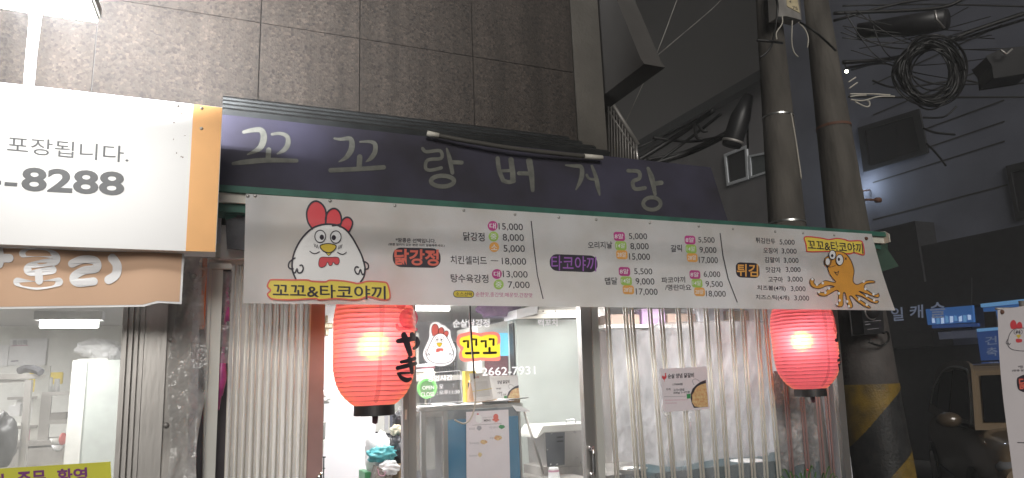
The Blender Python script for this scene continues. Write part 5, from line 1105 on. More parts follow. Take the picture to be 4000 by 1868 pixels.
MB().add([atY(2338, 1125, 3.74), atY(a, 1125, 3.703), atY(c_, 1995, 3.703), atY(2374, 1995, 3.74)], [(0, 1, 2, 3)]).build('clear_strip', 'pvc', gate)
b = MB(); vpost(b, (3238, 3262, 1125), (3318, 3338, 1995), 3.70, .04); bevel(b.build('end_post', 'galv', gate), .003)
gp_ = thing('food_poster', 'food poster of chicken in a pan taped on the slatted gate', 'poster', tuple(atY(2675, 1605, 3.68)))
zp = lambda x, yv: (2540 + x * .18284, 1420 + yv * .18284)
quadbox('sheet', [zp(205, 115), zp(1203, 62), zp(1280, 972), zp(290, 1045)], 3.682, .002, 'paperdim', gp_)
foodposter(planeY(3.682, .001), 2540, 1420, .18284, gp_)
o = MB().prism([atY(2590, 1575, 3.686), atY(2582, 1605, 3.686), atY(2600, 1628, 3.686), atY(2618, 1622, 3.686), atY(2606, 1585, 3.686)], (0, .002, 0)).build('tape', 'poly', gp_)
# vinyl curtain behind the bars
vc = thing('vinyl_curtain', 'crinkled clear vinyl sheet draped behind the slatted gate', 'curtain', (3.0, 4.05, 1.2))
vt = [(2375, 1282), (2400, 1284), (2440, 1283), (2530, 1291), (2548, 1276), (2560, 1268), (2600, 1260), (2670, 1262), (2690, 1256), (2760, 1258), (2850, 1254), (2960, 1254), (2996, 1258)]
vb = [(2400, 1802), (2420, 1806), (2480, 1803), (2560, 1818), (2640, 1828), (2680, 1820), (2760, 1800), (2850, 1790), (2960, 1785), (3005, 1780)]
def vcf(u, v):
    xt_ = 2372 + 624 * u; xb = 2398 + 610 * u; x = xt_ + (xb - xt_) * v; yt = lerp_poly(vt, xt_) if xt_ > 2375 else 1282; yb2 = lerp_poly(vb, xb) if xb > 2400 else 1802
    p = atY(x, yt + (yb2 - yt) * v, 4.0); n1 = noise.noise(Vector((u * 9, v * 2.2, 1))); n2 = noise.noise(Vector((u * 22 + v * 6, v * 4, 5)))
    p.y += .045 * n1 + .018 * n2 + .016 * (1 - 2 * abs(noise.noise(Vector((u * 7 + v * 3, v * 3 - u * 2, 8))))) + .006 * noise.noise(Vector((u * 40, v * 30, 3))); return p
MB().grid(vcf, 90, 60).build('sheet', 'vinyl', vc, True)
MB().tube(smooth_pts([vcf(u / 12, 0.0) for u in range(13)], 3), .005, 6).build('rolled_hem', 'poly', vc, True)
# things behind the curtain
y = 4.6; t = thing('storage_shelf', 'dim shelf unit with brown cartons behind the vinyl curtain', 'shelf', tuple(atY(2700, 1868, y)))
b = MB(); B3(b, 2360, 1268, 3080, 1278, y, y + .35); b.build('shelf_board', 'galvdull', t)
b = MB(); B3(b, 2360, 1860, 3080, 1876, y - .3, y + .35); b.build('shelf_board', 'galvdull', t)
for xa_, xb_ in ((2355, 2368), (3070, 3085)):
    b = MB(); B3(b, xa_, 1100, xb_, 1995, y + .3, y + .34); b.build('upright', 'galv', t)
for i, (x0_, x1_, yt, m, lab) in enumerate(((2385, 2500, 1228, 'brown', 'dark brown carton at the left end of the high shelf'), (2505, 2600, 1206, 'plumbag', 'plum coloured bundle second from the left on the high shelf'), (2606, 2720, 1225, 'brown', 'dark brown carton in the middle of the high shelf'), (2726, 2830, 1196, 'wallgrey', 'lilac grey carton right of the middle on the high shelf'), (2836, 2930, 1215, 'card', 'brown cardboard carton near the right on the high shelf'), (2936, 3030, 1200, 'greybag', 'dark grey bundle at the right end of the high shelf'))):
    carton('carton', lab, 'carton', x0_, yt, x1_, 1268, y + .02, .28, m)
t = thing('white_bucket', 'white lidded plastic bucket behind the gate beside the black sheet', 'bucket', tuple(atY(2925, 1850, 4.1)))
c_ = atY(2925, 1852, 4.1); r = .118; h = atY(2925, 1800, 4.1).z - c_.z
MB().lathe([(0, 0), (r * .92, 0), (r, h - .02), (r * 1.04, h - .018), (r * 1.04, h), (r * .98, h + .004), (0, h + .004)], c_, 40).build('bucket_body', 'paper', t, True)
MB().lathe([(r * 1.005, h * .45), (r * 1.02, h * .47), (r * 1.02, h * .55), (r * 1.005, h * .57)], c_, 40).build('rim_band', 'fridgew', t, True)
for i, (cx, cy, r, lab) in enumerate(((2690, 1838, .11, 'wide steel tray at the left behind the gate'), (2790, 1832, .09, 'steel tray between the wide tray and the white bucket'), (2470, 1848, .10, 'steel bowl at the foot of the vinyl curtain by the door'))):
    c_ = atY(cx, cy, 4.2); t = thing('steel_tray', lab, 'tray', tuple(c_), 'steel trays behind the gate'); MB().lathe([(0, 0), (r * .8, 0), (r, .03), (r * 1.05, .033), (r * 1.04, .028), (r * .78, .006), (0, .006)], c_, 36).build('tray_body', 'galv', t, True)
t = carton('counter', 'teal painted counter edge low behind the slatted gate', 'counter', 2560, 1850, 3290, 2100, 3.95, .45, mat('dark teal paint', (0.03, 0.07, 0.085), .5))
bs = thing('plastic_sheet', 'crumpled dark grey plastic sheet hanging behind the right end of the gate', 'plastic sheet', (3.7, 3.95, 1.2))
def bsf(u, v):
    x = 3022 + 185 * u + (18 * v) + 5 * math.sin(v * 14); yv = 1455 + 370 * v + 12 * math.sin(u * 9)
    p = atY(x, yv, 3.92); p.y += .05 * noise.noise(Vector((u * 4, v * 5, 11))) + .04 * abs(noise.noise(Vector((u * 9, v * 10, 4)))); return p
MB().grid(bsf, 40, 60).build('sheet', 'greybag', bs, True)
fo = thing('foil_bundle', 'crumpled pinkish silver foil strip beside the right lantern', 'foil', tuple(atY(3035, 1590, 3.86)))
def fof(u, v):
    p = atY(3020 + 34 * u + 6 * math.sin(v * 11), 1450 + 145 * v, 3.86); p.y += .03 * noise.noise(Vector((u * 6, v * 12, 21))); return p
MB().grid(fof, 14, 44).build('foil', 'foil', fo, True)
t = carton('pipe_column', 'pale steel column behind the right end of the gate', 'column', 3205, 1500, 3240, 2000, 3.9, .04, 'galv')
t = carton('wall_panel', 'dark panel closing the right end of the shop', 'panel', 3020, 1100, 3300, 2000, 4.05, .03, 'greybag')

# weeds in front of the gate
wd = thing('weed_plant', 'tuft of green grassy weeds growing in front of the right end of the gate', 'plant', tuple(atY(3150, 1990, 3.5)))
rw = random.Random(4)
for i, (bx, tx_, ty_) in enumerate(((3120, 3068, 1835), (3115, 3090, 1845), (3140, 3168, 1822), (3150, 3128, 1850), (3200, 3236, 1825), (3195, 3215, 1850), (3205, 3250, 1852), (3165, 3110, 1858), (3175, 3185, 1848), (3210, 3262, 1862), (3100, 3058, 1862), (3130, 3145, 1836))):
    yy = 3.45 + rw.uniform(-.05, .08); q = smooth_pts([atY(bx, 2050, yy), atY(bx + (tx_ - bx) * .35, (2050 + ty_) / 2 - 20, yy - .02), atY(tx_, ty_, yy - .05), atY(tx_ + (tx_ - bx) * .25, ty_ + 14, yy - .06)], 5)
    V = []; Fc = []
    for j, p in enumerate(q):
        ww = .006 * math.sin(math.pi * (j + .6) / (len(q) + .4)); V += [p + Vector((-ww, 0, 0)), p + Vector((0, ww * .5, ww * .3)), p + Vector((ww, 0, 0))]
    for j in range(len(q) - 1):
        for s_ in (0, 1): Fc.append((3 * j + s_, 3 * j + s_ + 1, 3 * j + s_ + 4, 3 * j + s_ + 3))
    obj('leaf', V, Fc, 'leaf', wd, True)
p = atY(3154, 1836, 3.42); MB().ball(p, .007, 10, 8).build('bud', 'redp', wd, True)

# ================================================================== CONCRETE POLES
def pole(name, label, pts_px, y, m='concrete'):
    """pts_px: (x_left, x_right, y) rows from the top"""
    t = thing(name, label, 'pole'); P = []; Rr = []
    for a, c_, yy in pts_px:
        l, r_ = atY(a, yy, y), atY(c_, yy, y); ctr = (l + r_) / 2; P.append(ctr); Rr.append((r_ - l).length / 2 * math.cos(math.atan2(ctr.x, ctr.y)))
    # a straight tapered shaft through the top and bottom rows, carried on to the ground
    d_ = (P[-1] - P[0]).normalized(); q = P[-1].z / -d_.z; base = P[-1] + d_ * q; dr = (Rr[-1] - Rr[0]) / (P[-1] - P[0]).length
    t.location = base
    MB().tube([P[0], P[0].lerp(base, .25), P[0].lerp(base, .5), P[0].lerp(base, .75), base], [Rr[0] + dr * (P[0] - base).length * f for f in (0, .25, .5, .75, 1)], 40).build('shaft', m, t, True)
    return t, P[0], base, Rr[0], dr
pole2, t2, b2, r2, dr2 = pole('concrete_pole', 'thick concrete utility pole on the right with yellow and black striped foot', [(3127, 3212, -120), (3130, 3240, 30), (3199, 3408, 870), (3280, 3500, 1480)], 4.3)
pole1, t1, b1, r1, dr1 = pole('concrete_pole', 'thinner concrete utility pole left of the thick one carrying a pale plate', [(2948, 3040, -60), (2956, 3049, 116), (2985, 3119, 700), (3000, 3150, 900)], 4.7)
def at_h(t, b_, r, dr, z):
    f = (t.z - z) / (t.z - b_.z); return t.lerp(b_, f), r + dr * (t - b_).length * f
def pband(parent, tt, bb, r, dr, z0, z1, off, name, m, n=48):
    c0, r0 = at_h(tt, bb, r, dr, z0); c1, r1_ = at_h(tt, bb, r, dr, z1)
    return MB().tube([c0, c1], [r0 + off, r1_ + off], n, False).build(name, m, parent, True)
def zat(px, py, c): 
    """height where the direction through px meets the pole's upright plane"""
    dd = ray(px, py); return (CAM + dd * (c.length / math.hypot(dd.x, dd.y))).z
c2 = Vector((b2.x, b2.y, 0)); c1_ = Vector((b1.x, b1.y, 0))
for py in (488, 1352):
    z = zat(3330, py, c2); pband(pole2, t2, b2, r2, dr2, z - .012, z + .012, .006, 'steel_band', 'bandsteel' if py > 1000 else 'rust')
for py in (440, 868):
    z = zat(3060, py, c1_); pband(pole1, t1, b1, r1, dr1, z - .008, z + .008, .006, 'steel_band', 'bandsteel')
zc1, zc0 = zat(3390, 1365, c2), zat(3390, 1500, c2)
pband(pole2, t2, b2, r2, dr2, zat(3390, 1200, c2), zc0, .010, 'cover_film', 'wrapdark')
# striped reflective foot: real stripes wound as a helix around the pole
def wrapmesh(sel, off, m, name):
    nz_, na = 260, 300; V = []; Fc = []
    z1_ = zc0; z0_ = 0.02
    for j in range(nz_ + 1):
        z = z1_ + (z0_ - z1_) * j / nz_; c, r = at_h(t2, b2, r2, dr2, z)
        for i in range(na):
            a = 2 * math.pi * i / na; V.append(c + Vector((math.cos(a), math.sin(a), 0)) * (r + off))
    for j in range(nz_):
        for i in range(na):
            a = 2 * math.pi * (i + .5) / na; z = z1_ + (z0_ - z1_) * (j + .5) / nz_
            if sel(a, z): Fc.append((j * na + i, j * na + (i + 1) % na, (j + 1) * na + (i + 1) % na, (j + 1) * na + i))
    o = obj(name, V, Fc, m, pole2, True)
    bm = bmesh.new(); bm.from_mesh(o.data); bmesh.ops.delete(bm, geom=[v for v in bm.verts if not v.link_faces], context='VERTS'); bm.to_mesh(o.data); bm.free(); return o
view_a = math.atan2(-b2.y, -b2.x)
def stripe(a, z):
    da = (a - view_a + math.pi) % (2 * math.pi) - math.pi      # angle from the side facing the street, + is image right
    return (zc0 - z + da * 0.55 / math.pi + 0.035 * math.sin(da * 2.2)) / 0.75
def is_yellow(a, z): return (stripe(a, z) + 0.28) % 1.32 < 0.67
wrapmesh(lambda a, z: True, .011, 'wrapblack', 'black_wrap'); wrapmesh(is_yellow, .014, 'reflyellow', 'yellow_stripes')
# stencilled column on the pole cover
def p2f(px, py, k):
    dd = ray(px, py); z = 1.7
    for _ in range(5):
        c, r = at_h(t2, b2, r2, dr2, z); r = r + .0105 + .001 * k; oc = Vector((CAM.x - c.x, CAM.y - c.y)); a = dd.x ** 2 + dd.y ** 2; bq = 2 * (dd.x * oc.x + dd.y * oc.y); cq = oc.length_squared - r * r
        t_ = (-bq - math.sqrt(max(0, bq * bq - 4 * a * cq))) / (2 * a); z = (CAM + dd * t_).z
    return CAM + dd * t_
stn = mat('faded maroon stencil', (0.035, 0.018, 0.018), .8)
P2 = Decal(p2f, pole2, 2900, 1160, .5888)
for ch, yy in (('이', 365), ('수', 412), ('한', 462), ('전', 520)):
    P2.text('stencil', ch, (668, yy), (708, yy - 2), (672, yy + 42), stn, 1, .0)
# meter box hanging on the pole
zm = lambda x, yv, yy: atY(2900 + x * .5888, 1160 + yv * .5888, yy)
YM = 4.02
mb_ = thing('meter_box', 'black meter box with round dial and small white label strapped on the thick pole', 'meter', tuple(zm(870, 235, YM)))
b = MB(); b.prism([zm(790, 40, YM), zm(925, 40, YM), zm(938, 240, YM), zm(812, 246, YM)], (0, .12, 0)); bevel(b.build('case', 'black', mb_), .006)
quadbox('label', [zm(806, 158, YM), zm(922, 146, YM), zm(933, 226, YM), zm(818, 234, YM)], YM - .004, .003, 'paper', mb_)
d = Decal(planeY(YM - .004, .001), mb_, 2900, 1160, .5888); d.text('lettering', '479', (856, 178), (888, 174), (858, 194), 'ink', 1, .02)
d.strokes('rule_line', [([(812, 166), (918, 156)], 3), ([(816, 184), (848, 180)], 4), ([(830, 216), (905, 208)], 3)], 'printgrey', 1, sm=False); d.poly('barcode', [(904, 172), (916, 170), (920, 206), (908, 208)], 'ink', 1)
MB().tube([zm(853, 95, YM - .03) + Vector((.066 * math.cos(a), 0, .066 * math.sin(a))) for a in [2 * math.pi * i / 32 for i in range(33)]], .005, 8, False).build('dial_ring', 'galv', mb_, True)
MB().tube([zm(853, 95, YM), zm(853, 95, YM - .028)], .062, 28).build('dial', 'black', mb_, True)
tg = thing('tag_plate', 'narrow pale tag plate hanging right of the meter box on the pole', 'tag', tuple(zm(985, 400, 4.0)))
quadbox('plate', [zm(950, 255, 4.1), zm(985, 252, 4.1), zm(1012, 402, 4.1), zm(968, 406, 4.1)], 4.1, .004, 'galvdull', tg); quadbox('label', [zm(962, 300, 4.1), zm(994, 296, 4.1), zm(1008, 385, 4.1), zm(975, 390, 4.1)], 4.096, .003, 'wallgrey', tg)
b = MB(); b.tube(smooth_pts([zm(935, 240, 4.0), zm(965, 235, 4.0), zm(968, 290, 4.02), zm(920, 325, 4.05), zm(840, 300, 4.05)], 5), .009, 8); tag(b.build('meter_cable', 'cable', None, True), 'black cable looping under the meter box', 'cable')
# pale plate box on the thin pole
zk = lambda x, yv, yy: atY(2200 + x * .5817, yv * .5817, yy)
pb = thing('plate_box', 'pale plate fixed on a box near the top of the thin pole', 'box', tuple(zk(1530, 120, 4.4)))
MB().prism([zk(1432, -120, 4.42), zk(1585, -120, 4.42), zk(1602, 135, 4.42), zk(1500, 108, 4.42), zk(1445, 112, 4.42)], (0, .12, 0)).build('box_body', 'galvdull', pb)
MB().prism([zk(1487, -120, 4.414), zk(1552, -120, 4.414), zk(1590, 88, 4.414), zk(1505, 42, 4.414)], (0, .004, 0)).build('plate', mat('cream plate', (0.55, 0.47, 0.30), .6), pb)
d = Decal(planeY(4.414, .001), pb, 2200, 0, .5817); d.text('lettering', '75', (1538, 40), (1572, 48), (1542, 60), 'ink', 1, .01); d.text('lettering', '4', (1516, 2), (1530, 5), (1519, 20), 'ink', 1, .01)

# ================================================================== FAR WALL ACROSS THE ALLEY
XW = 12.0
fx = lambda px, py, k=0: atX(px, py, XW - .02 * k)
fb = thing('apartment_building', 'dim blue grey building across the alley with dark windows', 'building', (XW, 10, 0))
zr = 8.45
b = MB(); b.box((XW, 4.0, 0), (XW + 6, 11.2, 14)); b.build('wall', 'bluewall', fb)
hb = thing('house', 'grey rendered house across the alley with a white framed window above the awning', 'building', (XW, 15, 0))
b = MB(); b.box((XW, 11.22, 0), (XW + 6, 26, zr)); b.build('wall', 'greywall', hb)
b = MB(); b.box((XW - .25, 11.22, zr + .002), (XW + 6.2, 26.2, zr + .25)); b.build('roof', 'flash', hb)
def xpoly(name, pts, m, parent, k=1, dep=.04, s=None):
    P = [fx(*q, k) for q in pts]; return MB().prism(P, (dep, 0, 0)).build(name, m, parent)
def xframe(name, q, wd, m, parent, k):
    (ax, ay), (bx, by), (cx, cy), (dx, dy) = q; P = [fx(x, yv, k) for x, yv in q]; ctr = sum(P, Vector()) / 4
    b = MB()
    for i in range(4):
        p0, p1 = P[i], P[(i + 1) % 4]; i0 = p0 + (ctr - p0).normalized() * wd * 1.4; i1 = p1 + (ctr - p1).normalized() * wd * 1.4
        b.prism([p0, p1, i1, i0], (.05, 0, 0))
    return b.build(name, m, parent)
z4 = lambda x, yv: (2400 + x * .4157, 400 + yv * .4157)
q = [z4(1025, 488), z4(1240, 402), z4(1256, 722), z4(1055, 786)]
w_ = xpoly('window', q, 'darkwin', hb, .6); w_['label'] = 'open white framed window pane'
xframe('frame', q, .07, 'winframe', w_, 2.5)
q2 = [z4(1256, 500), z4(1480, 455), z4(1480, 648), z4(1268, 716)]
w_ = xpoly('window', q2, 'dimwin', hb, .6); xframe('frame', q2, .06, 'winframe', w_, 2.0)
z3 = lambda x, yv: (3200 + x * .4988, 300 + yv * .4988)
q = [z3(300, 400), z3(780, 250), z3(850, 595), z3(345, 745)]
w_ = xpoly('window', q, 'darkwin', fb, .6); w_['label'] = 'large dark window with a deep shadowed reveal'
xframe('frame', q, .12, 'black', w_, 2.2); q = [z3(375, 425), z3(585, 365), z3(605, 640), z3(400, 700)]; xframe('sash', q, .03, 'darkwin', w_, 2.8)
q = [z3(1460, 700), z3(1700, 640), z3(1740, 1080), z3(1540, 1125)]
w_ = xpoly('window', q, 'darkwin', fb, .6); xframe('frame', q, .1, 'black', w_, 2.0)
for yv0, yv1 in ((830, 760), (1120, 985), (560, 460), (300, 180), (60, -60), (700, 610)):
    a, c_ = fx(*z3(420, yv0), .3), fx(*z3(1500, yv1), .3); b = MB(); b.box((XW - .008, a.y, a.z - .012), (XW - .001, c_.y, a.z + .012)); b.build('groove', 'joint', fb)
# dark shop front band below
ff = [(3440, 918), (3640, 868), (3668, 965), (4010, 905), (4010, 1185), (3440, 1290)]
a = fx(3440, 918); zt_ = a.z
c_ = fx(3655, 915)
b = MB(); b.box((XW - .5, c_.y, 2.0), (XW - .001, 11.1, zt_)); b.build('shop_fascia', 'fascia', fb)
e_ = fx(3665, 965); b = MB(); b.box((XW - .45, 4.05, 2.62), (XW - .001, c_.y - .004, e_.z)); b.build('shop_fascia', 'fascia', fb)
b = MB(); b.box((XW - .1, 4.05, 0.01), (XW - .001, 11.1, 1.995)); b.build('dark_shop_front', 'fascia', fb)
ss = thing('shop_sign', 'dark fascia sign with three large pale letters across the alley', 'sign', (XW - .55, 9, 2.3))
fxs = lambda xx: (lambda px, py, k: atX(px, py, xx - .012 * k))
XS_ = XW - .52
o = MB().prism([atX(*q, XS_) for q in ((3400, 1120), (3795, 1085), (3795, 1285), (3400, 1315))], (.018, 0, 0)).build('board', 'fascia', ss)
z6 = Decal(fxs(XS_), ss, 3200, 850, .4156)
z6.text('lettering', '일', (672, 850), (785, 842), (682, 975), 'signlit', 1, .015); z6.text('lettering', '캐', (848, 825), (975, 818), (852, 950), 'signlit', 1, .015); z6.text('lettering', '슬', (1040, 800), (1182, 792), (1045, 948), 'signlit', 4, .015)
def xbox(name, label, cat, pts, m, xx, part, dep=.05):
    t = thing(name, label, cat, tuple(atX(*pts[3], xx))); MB().prism([atX(*q, xx) for q in pts], (dep, 0, 0)).build(part, m, t); return t
q6 = lambda x, yv: (3200 + x * .4156, 850 + yv * .4156)
t = xbox('lit_window', 'blue lit shop window with white posters behind the third pale letter', 'window', [q6(1000, 862), q6(1438, 826), q6(1452, 985), q6(1020, 1010)], 'blueglow', XS_ - .03, 'pane')
dd_ = Decal(fxs(XS_ - .03), t, 3200, 850, .4156)
rp_ = random.Random(9)
for i in range(9):
    x0_ = 1058 + i * 42; y0_ = 940 - (x0_ - 1058) * .06; hh = rp_.uniform(38, 62); dd_.poly('poster', [(x0_, y0_ + rp_.uniform(-14, 10)), (x0_ + rp_.uniform(20, 38), y0_ - 3), (x0_ + 34, y0_ + hh), (x0_ + 3, y0_ + hh + 4)], ('bluewhite', 'blueband')[i % 2], 1)
t = xbox('light_strip', 'dim blue light strip under the blue lit window', 'light strip', [q6(1060, 1010), q6(1490, 992), q6(1496, 1024), q6(1060, 1042)], 'bluedim', XS_ - .03, 'strip')
t = xbox('light_strip', 'pale blue light strip at the far right above the second shop', 'light strip', [q6(1515, 812), q6(1960, 762), q6(1965, 800), q6(1520, 845)], 'blueband', XS_ - .03, 'strip')
t = xbox('light_strip', 'blue light strip under the dark niche at the far right', 'light strip', [q6(1480, 1046), q6(1690, 1030), q6(1692, 1056), q6(1482, 1074)], 'blueband', XS_ - .03, 'strip')
t = xbox('lit_sign', 'blue lit upright sign with two white characters beside the right banner', 'sign', [q6(1480, 1076), q6(1960, 1040), q6(1960, 1330), q6(1520, 1345)], 'bluedim', XS_ - .03, 'panel')
dd_ = Decal(fxs(XS_ - .03), t, 3200, 850, .4156); dd_.text('lettering', '건', (1556, 1122), (1668, 1112), (1560, 1200), 'signlit', 1, .015); dd_.text('lettering', '축', (1570, 1225), (1672, 1217), (1574, 1305), 'signlit', 1, .015)
t = xbox('lit_window', 'blue lit window pane at the far right over the dark niche', 'window', [q6(1540, 850), q6(1960, 805), q6(1960, 1030), q6(1690, 1028), q6(1660, 880), q6(1545, 885)], 'blueglow', XS_ - .02, 'pane')
t = xbox('niche', 'dim brown doorway niche between the blue lit windows', 'doorway', [q6(1548, 890), q6(1655, 880), q6(1668, 1026), q6(1560, 1034)], 'joint', XS_ - .025, 'panel')
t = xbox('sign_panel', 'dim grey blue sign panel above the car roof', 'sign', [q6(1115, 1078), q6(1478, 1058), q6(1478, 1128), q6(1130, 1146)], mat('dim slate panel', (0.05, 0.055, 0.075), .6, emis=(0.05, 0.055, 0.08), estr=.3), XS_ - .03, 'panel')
# wall lamp glow behind the pole
wl = thing('wall_lamp', 'small wall lamp hidden behind the thick pole throwing a pale glow on the wall', 'lamp', tuple(fx(3350, 730, 10)))
p = atX(3352, 760, XW - .35); MB().ball(p, (.05, .05, .06), 12, 8).build('globe', 'housing', wl, True); MB().tube([p + Vector((0, 0, .05)), p + Vector((.34, 0, .12))], .015, 8).build('bracket', 'rust', wl)
point('lamp_light', p + Vector((-.02, 0, .12)), 7, (.75, .88, 1.0), .05, wl)
sl_ = thing('street_lamp', 'tiny bright lamp shining beside the thick pole', 'lamp', tuple(atX(3307, 279, 8)))
MB().ball(atX(3307, 279, 8), .022, 12, 8).build('bulb', 'star', sl_, True); MB().tube([atX(3307, 270, 8), atX(3300, 250, 8)], .012, 8).build('holder', 'black', sl_)
# rusty bolt
rb = thing('step_bolt', 'rusty step bolt sticking out of the thick pole at the right', 'bolt', tuple(atY(3400, 782, 4.25)))
MB().tube([atY(3380, 780, 4.28), atY(3425, 782, 4.28)], .010, 10).build('shank', 'rust', rb, True); MB().tube([atY(3422, 782, 4.28), atY(3437, 782, 4.28)], .024, 10).build('head', 'rust', rb, True)

# ================================================================== STAIR RAILING BEHIND THE AWNING
sr = thing('stair_railing', 'dark metal stair railing with slanted handrail behind the awning', 'railing', tuple(atY(2430, 640, 4.3)))
zz = lambda x, yv, yy=4.3: atY(2200 + x * .5817, yv * .5817, yy)
MB().tube([zz(292, 645), zz(500, 975)], .02, 10).build('handrail', 'galvdull', sr, True)
MB().tube([zz(300, 740), zz(492, 1035)], .008, 8).build('lower_rail', 'galvdull', sr, True)
for i in range(11):
    f = i / 10; x = 302 + 188 * f; MB().tube([zz(x, 660 + 305 * f), zz(x + 8, 1130)], .006, 6).build('baluster', 'galvdull', sr, True)
MB().tube([zz(488, 960), zz(502, 1130)], .012, 8).build('end_post', 'galv', sr, True)
MB().prism([zz(290, 690, 4.36), zz(500, 1000, 4.36), zz(500, 1130, 4.36), zz(290, 1130, 4.36)], (0, .03, 0)).build('back_sheet', 'render', sr)

# ================================================================== OVERHEAD CABLES
def cab(label, pts, r, m='cable', name='overhead_cable', grp='overhead cables', closed=False):
    o = MB().tube(smooth_pts(pts, 8), r, 6).build(name, m, None, True); return tag(o, label, 'cable', grp)
S = lambda x, yv, dpt: atD(2200 + x * .5817, yv * .5817, dpt)
cab('thin wire crossing in front of the slanted wall from the top', [S(775, -30, 6), S(640, 330, 6), S(560, 510, 6.2), S(415, 830, 6.4)], .004, 'galvdull')
cab('thin wire rising right from the slanted wall edge', [S(305, 655, 5.2), S(600, 400, 6), S(1000, 60, 7), S(1080, -30, 7.3)], .004, 'galvdull')
for i, (a, c_, sag, r, lab) in enumerate((((500, 1080), (1010, 740), 10, .035, 'thick black cable slanting up from the railing post'), ((580, 1110), (1160, 870), 22, .045, 'thickest black cable bundle above the awning end'), ((640, 1085), (1060, 765), 4, .02, 'black cable crossing over the thickest bundle'), ((560, 1075), (1120, 905), 26, .025, 'black cable running just under the thickest bundle'), ((600, 925), (1120, 905), 36, .02, 'slack black cable hanging level above the awning'), ((480, 1000), (900, 800), 8, .012, 'thin black cable above the railing post'))):
    mid = ((a[0] + c_[0]) / 2, (a[1] + c_[1]) / 2 + sag); cab(lab, [S(*a, 9), S(*mid, 9), S(*c_, 8.5)], r)
cab('short cable loop dangling from the cable crossing', [S(880, 830, 8.6), S(895, 920, 8.6), S(930, 935, 8.6)], .02); cab('short hooked cable end above the cable bundle', [S(905, 835, 8.6), S(935, 880, 8.6), S(970, 878, 8.6)], .018)
sc_ = thing('cable_closure', 'dark cylindrical cable closure hanging left of the thin pole', 'cable closure', tuple(S(1130, 970, 7)))
MB().tube([S(1245, 640, 7), S(1190, 790, 7), S(1135, 960, 7), S(1128, 985, 7)], [.05, .10, .10, .09], 20).build('barrel', 'black', sc_, True)
MB().tube([S(1140, 945, 7), S(1135, 962, 7)], .106, 20).build('rim', 'galvdull', sc_, True)
cab('black drop cable running down beside the cable closure', [S(1235, 700, 7.2), S(1238, 900, 7.2), S(1240, 1000, 7.2)], .012)
cab('beaded pale wire running down the right side of the thin pole', [S(1530, 760, 5.6), S(1560, 930, 5.6), S(1600, 1203, 5.6)], .006, 'cablegrey')
cab('black wires wrapped across the thin pole', [S(1300, 270, 5.6), S(1410, 280, 5.6), S(1470, 290, 5.8)], .012); cab('black wire slanting down across the thin pole', [S(1320, 390, 5.6), S(1400, 300, 5.6), S(1440, 60, 5.6), S(1420, -30, 5.7)], .010)
cab('pale wire curling out under the plate box at the left', [S(1470, 110, 5.5), S(1470, 160, 5.5), S(1432, 220, 5.5), S(1435, 265, 5.5)], .005, 'cablegrey'); cab('pale wire drooping from the middle of the plate box', [S(1538, 140, 5.4), S(1535, 280, 5.4), S(1550, 350, 5.4), S(1578, 382, 5.4)], .005, 'cablegrey'); cab('pale wire bowing out right of the plate box', [S(1580, 150, 5.4), S(1625, 200, 5.4), S(1645, 260, 5.4), S(1640, 320, 5.4)], .005, 'cablegrey')
cab('black wire crossing the thick pole from the plate box', [S(1590, 150, 5.3), S(1700, 220, 5.2), S(1830, 340, 5.3)], .009)
T = lambda x, yv, dpt: atD(3000 + x * .5817, yv * .5817, dpt)
for i, (pts, r, lab) in enumerate(((((440, 90), (1100, 60), (1300, 0), (1330, -20)), .022, 'thick cable bundle along the top edge at the right'), (((440, 140), (900, 20), (1250, -25)), .018, 'second cable bundle rising to the top edge'), (((500, 420), (900, 380), (1400, 200), (1760, 80)), .026, 'thick cable sweeping up to the right edge'), (((520, 460), (960, 370), (1400, 230), (1760, 120)), .018, 'cable sweeping just under the thick one to the right edge'), (((560, 470), (800, 430), (1100, 560), (1500, 560), (1760, 560)), .012, 'thin cable crossing behind the coil'), (((540, 650), (1000, 655), (1760, 652)), .014, 'thin level cable across the dim wall'), (((500, 40), (1100, 30), (1760, 45)), .012, 'thin cable along the top right corner'), (((700, 540), (880, 590), (1300, 540), (1500, 580), (1760, 550)), .014, 'sagging cable through the coil'), (((1040, 790), (1180, 785), (1265, 715)), .014, 'cable end curling below the coil'), (((1040, 860), (1120, 890), (1255, 905)), .016, 'short cable end lying right of the dark window'), (((1060, 960), (1130, 1030), (1195, 1115)), .014, 'short cable end hanging below the dark window corner'))):
    cab(lab, [T(*q, 8.5 + i * .1) for q in pts], r)
for i, (pts, lab) in enumerate((([(550, 632), (690, 632), (820, 638)], 'bright wire strand reaching right from the pole'), ([(552, 650), (600, 642), (660, 640)], 'short bright strand under the long one'), ([(556, 670), (640, 676), (740, 650), (850, 648)], 'bright strand dipping in the middle'), ([(585, 684), (650, 715), (680, 712), (680, 684), (668, 680)], 'bright wire hook below the strands'), ([(545, 594), (600, 555)], 'golden strand slanting up right'), ([(540, 552), (590, 520)], 'upper golden strand slanting up right'))):
    cab(lab, [T(*q, 6.6) for q in pts], .007, 'cablegrey', 'wire_strand', 'wire strands by the pole')
coil = thing('cable_coil', 'large hanging coil of black cable right of the poles', 'cable coil', tuple(T(1090, 460, 8.2)))
rc = random.Random(6)
for i in range(26):
    cx, cy = 1095 + rc.uniform(-45, 30), 480 + rc.uniform(-30, 40); rx, ry = rc.uniform(150, 225), rc.uniform(155, 235); ro = rc.uniform(-.4, .4)
    MB().tube([T(x, yv, 8.0 + rc.uniform(-.02, .02) + .1 * math.sin(k_ * .35 + i)) for k_, (x, yv) in enumerate(ell(cx, cy, rx, ry, 36, ro) + ell(cx, cy, rx, ry, 36, ro)[:1])], .010 if i % 4 else .014, 6, False).build('loop', 'cable', coil, True)
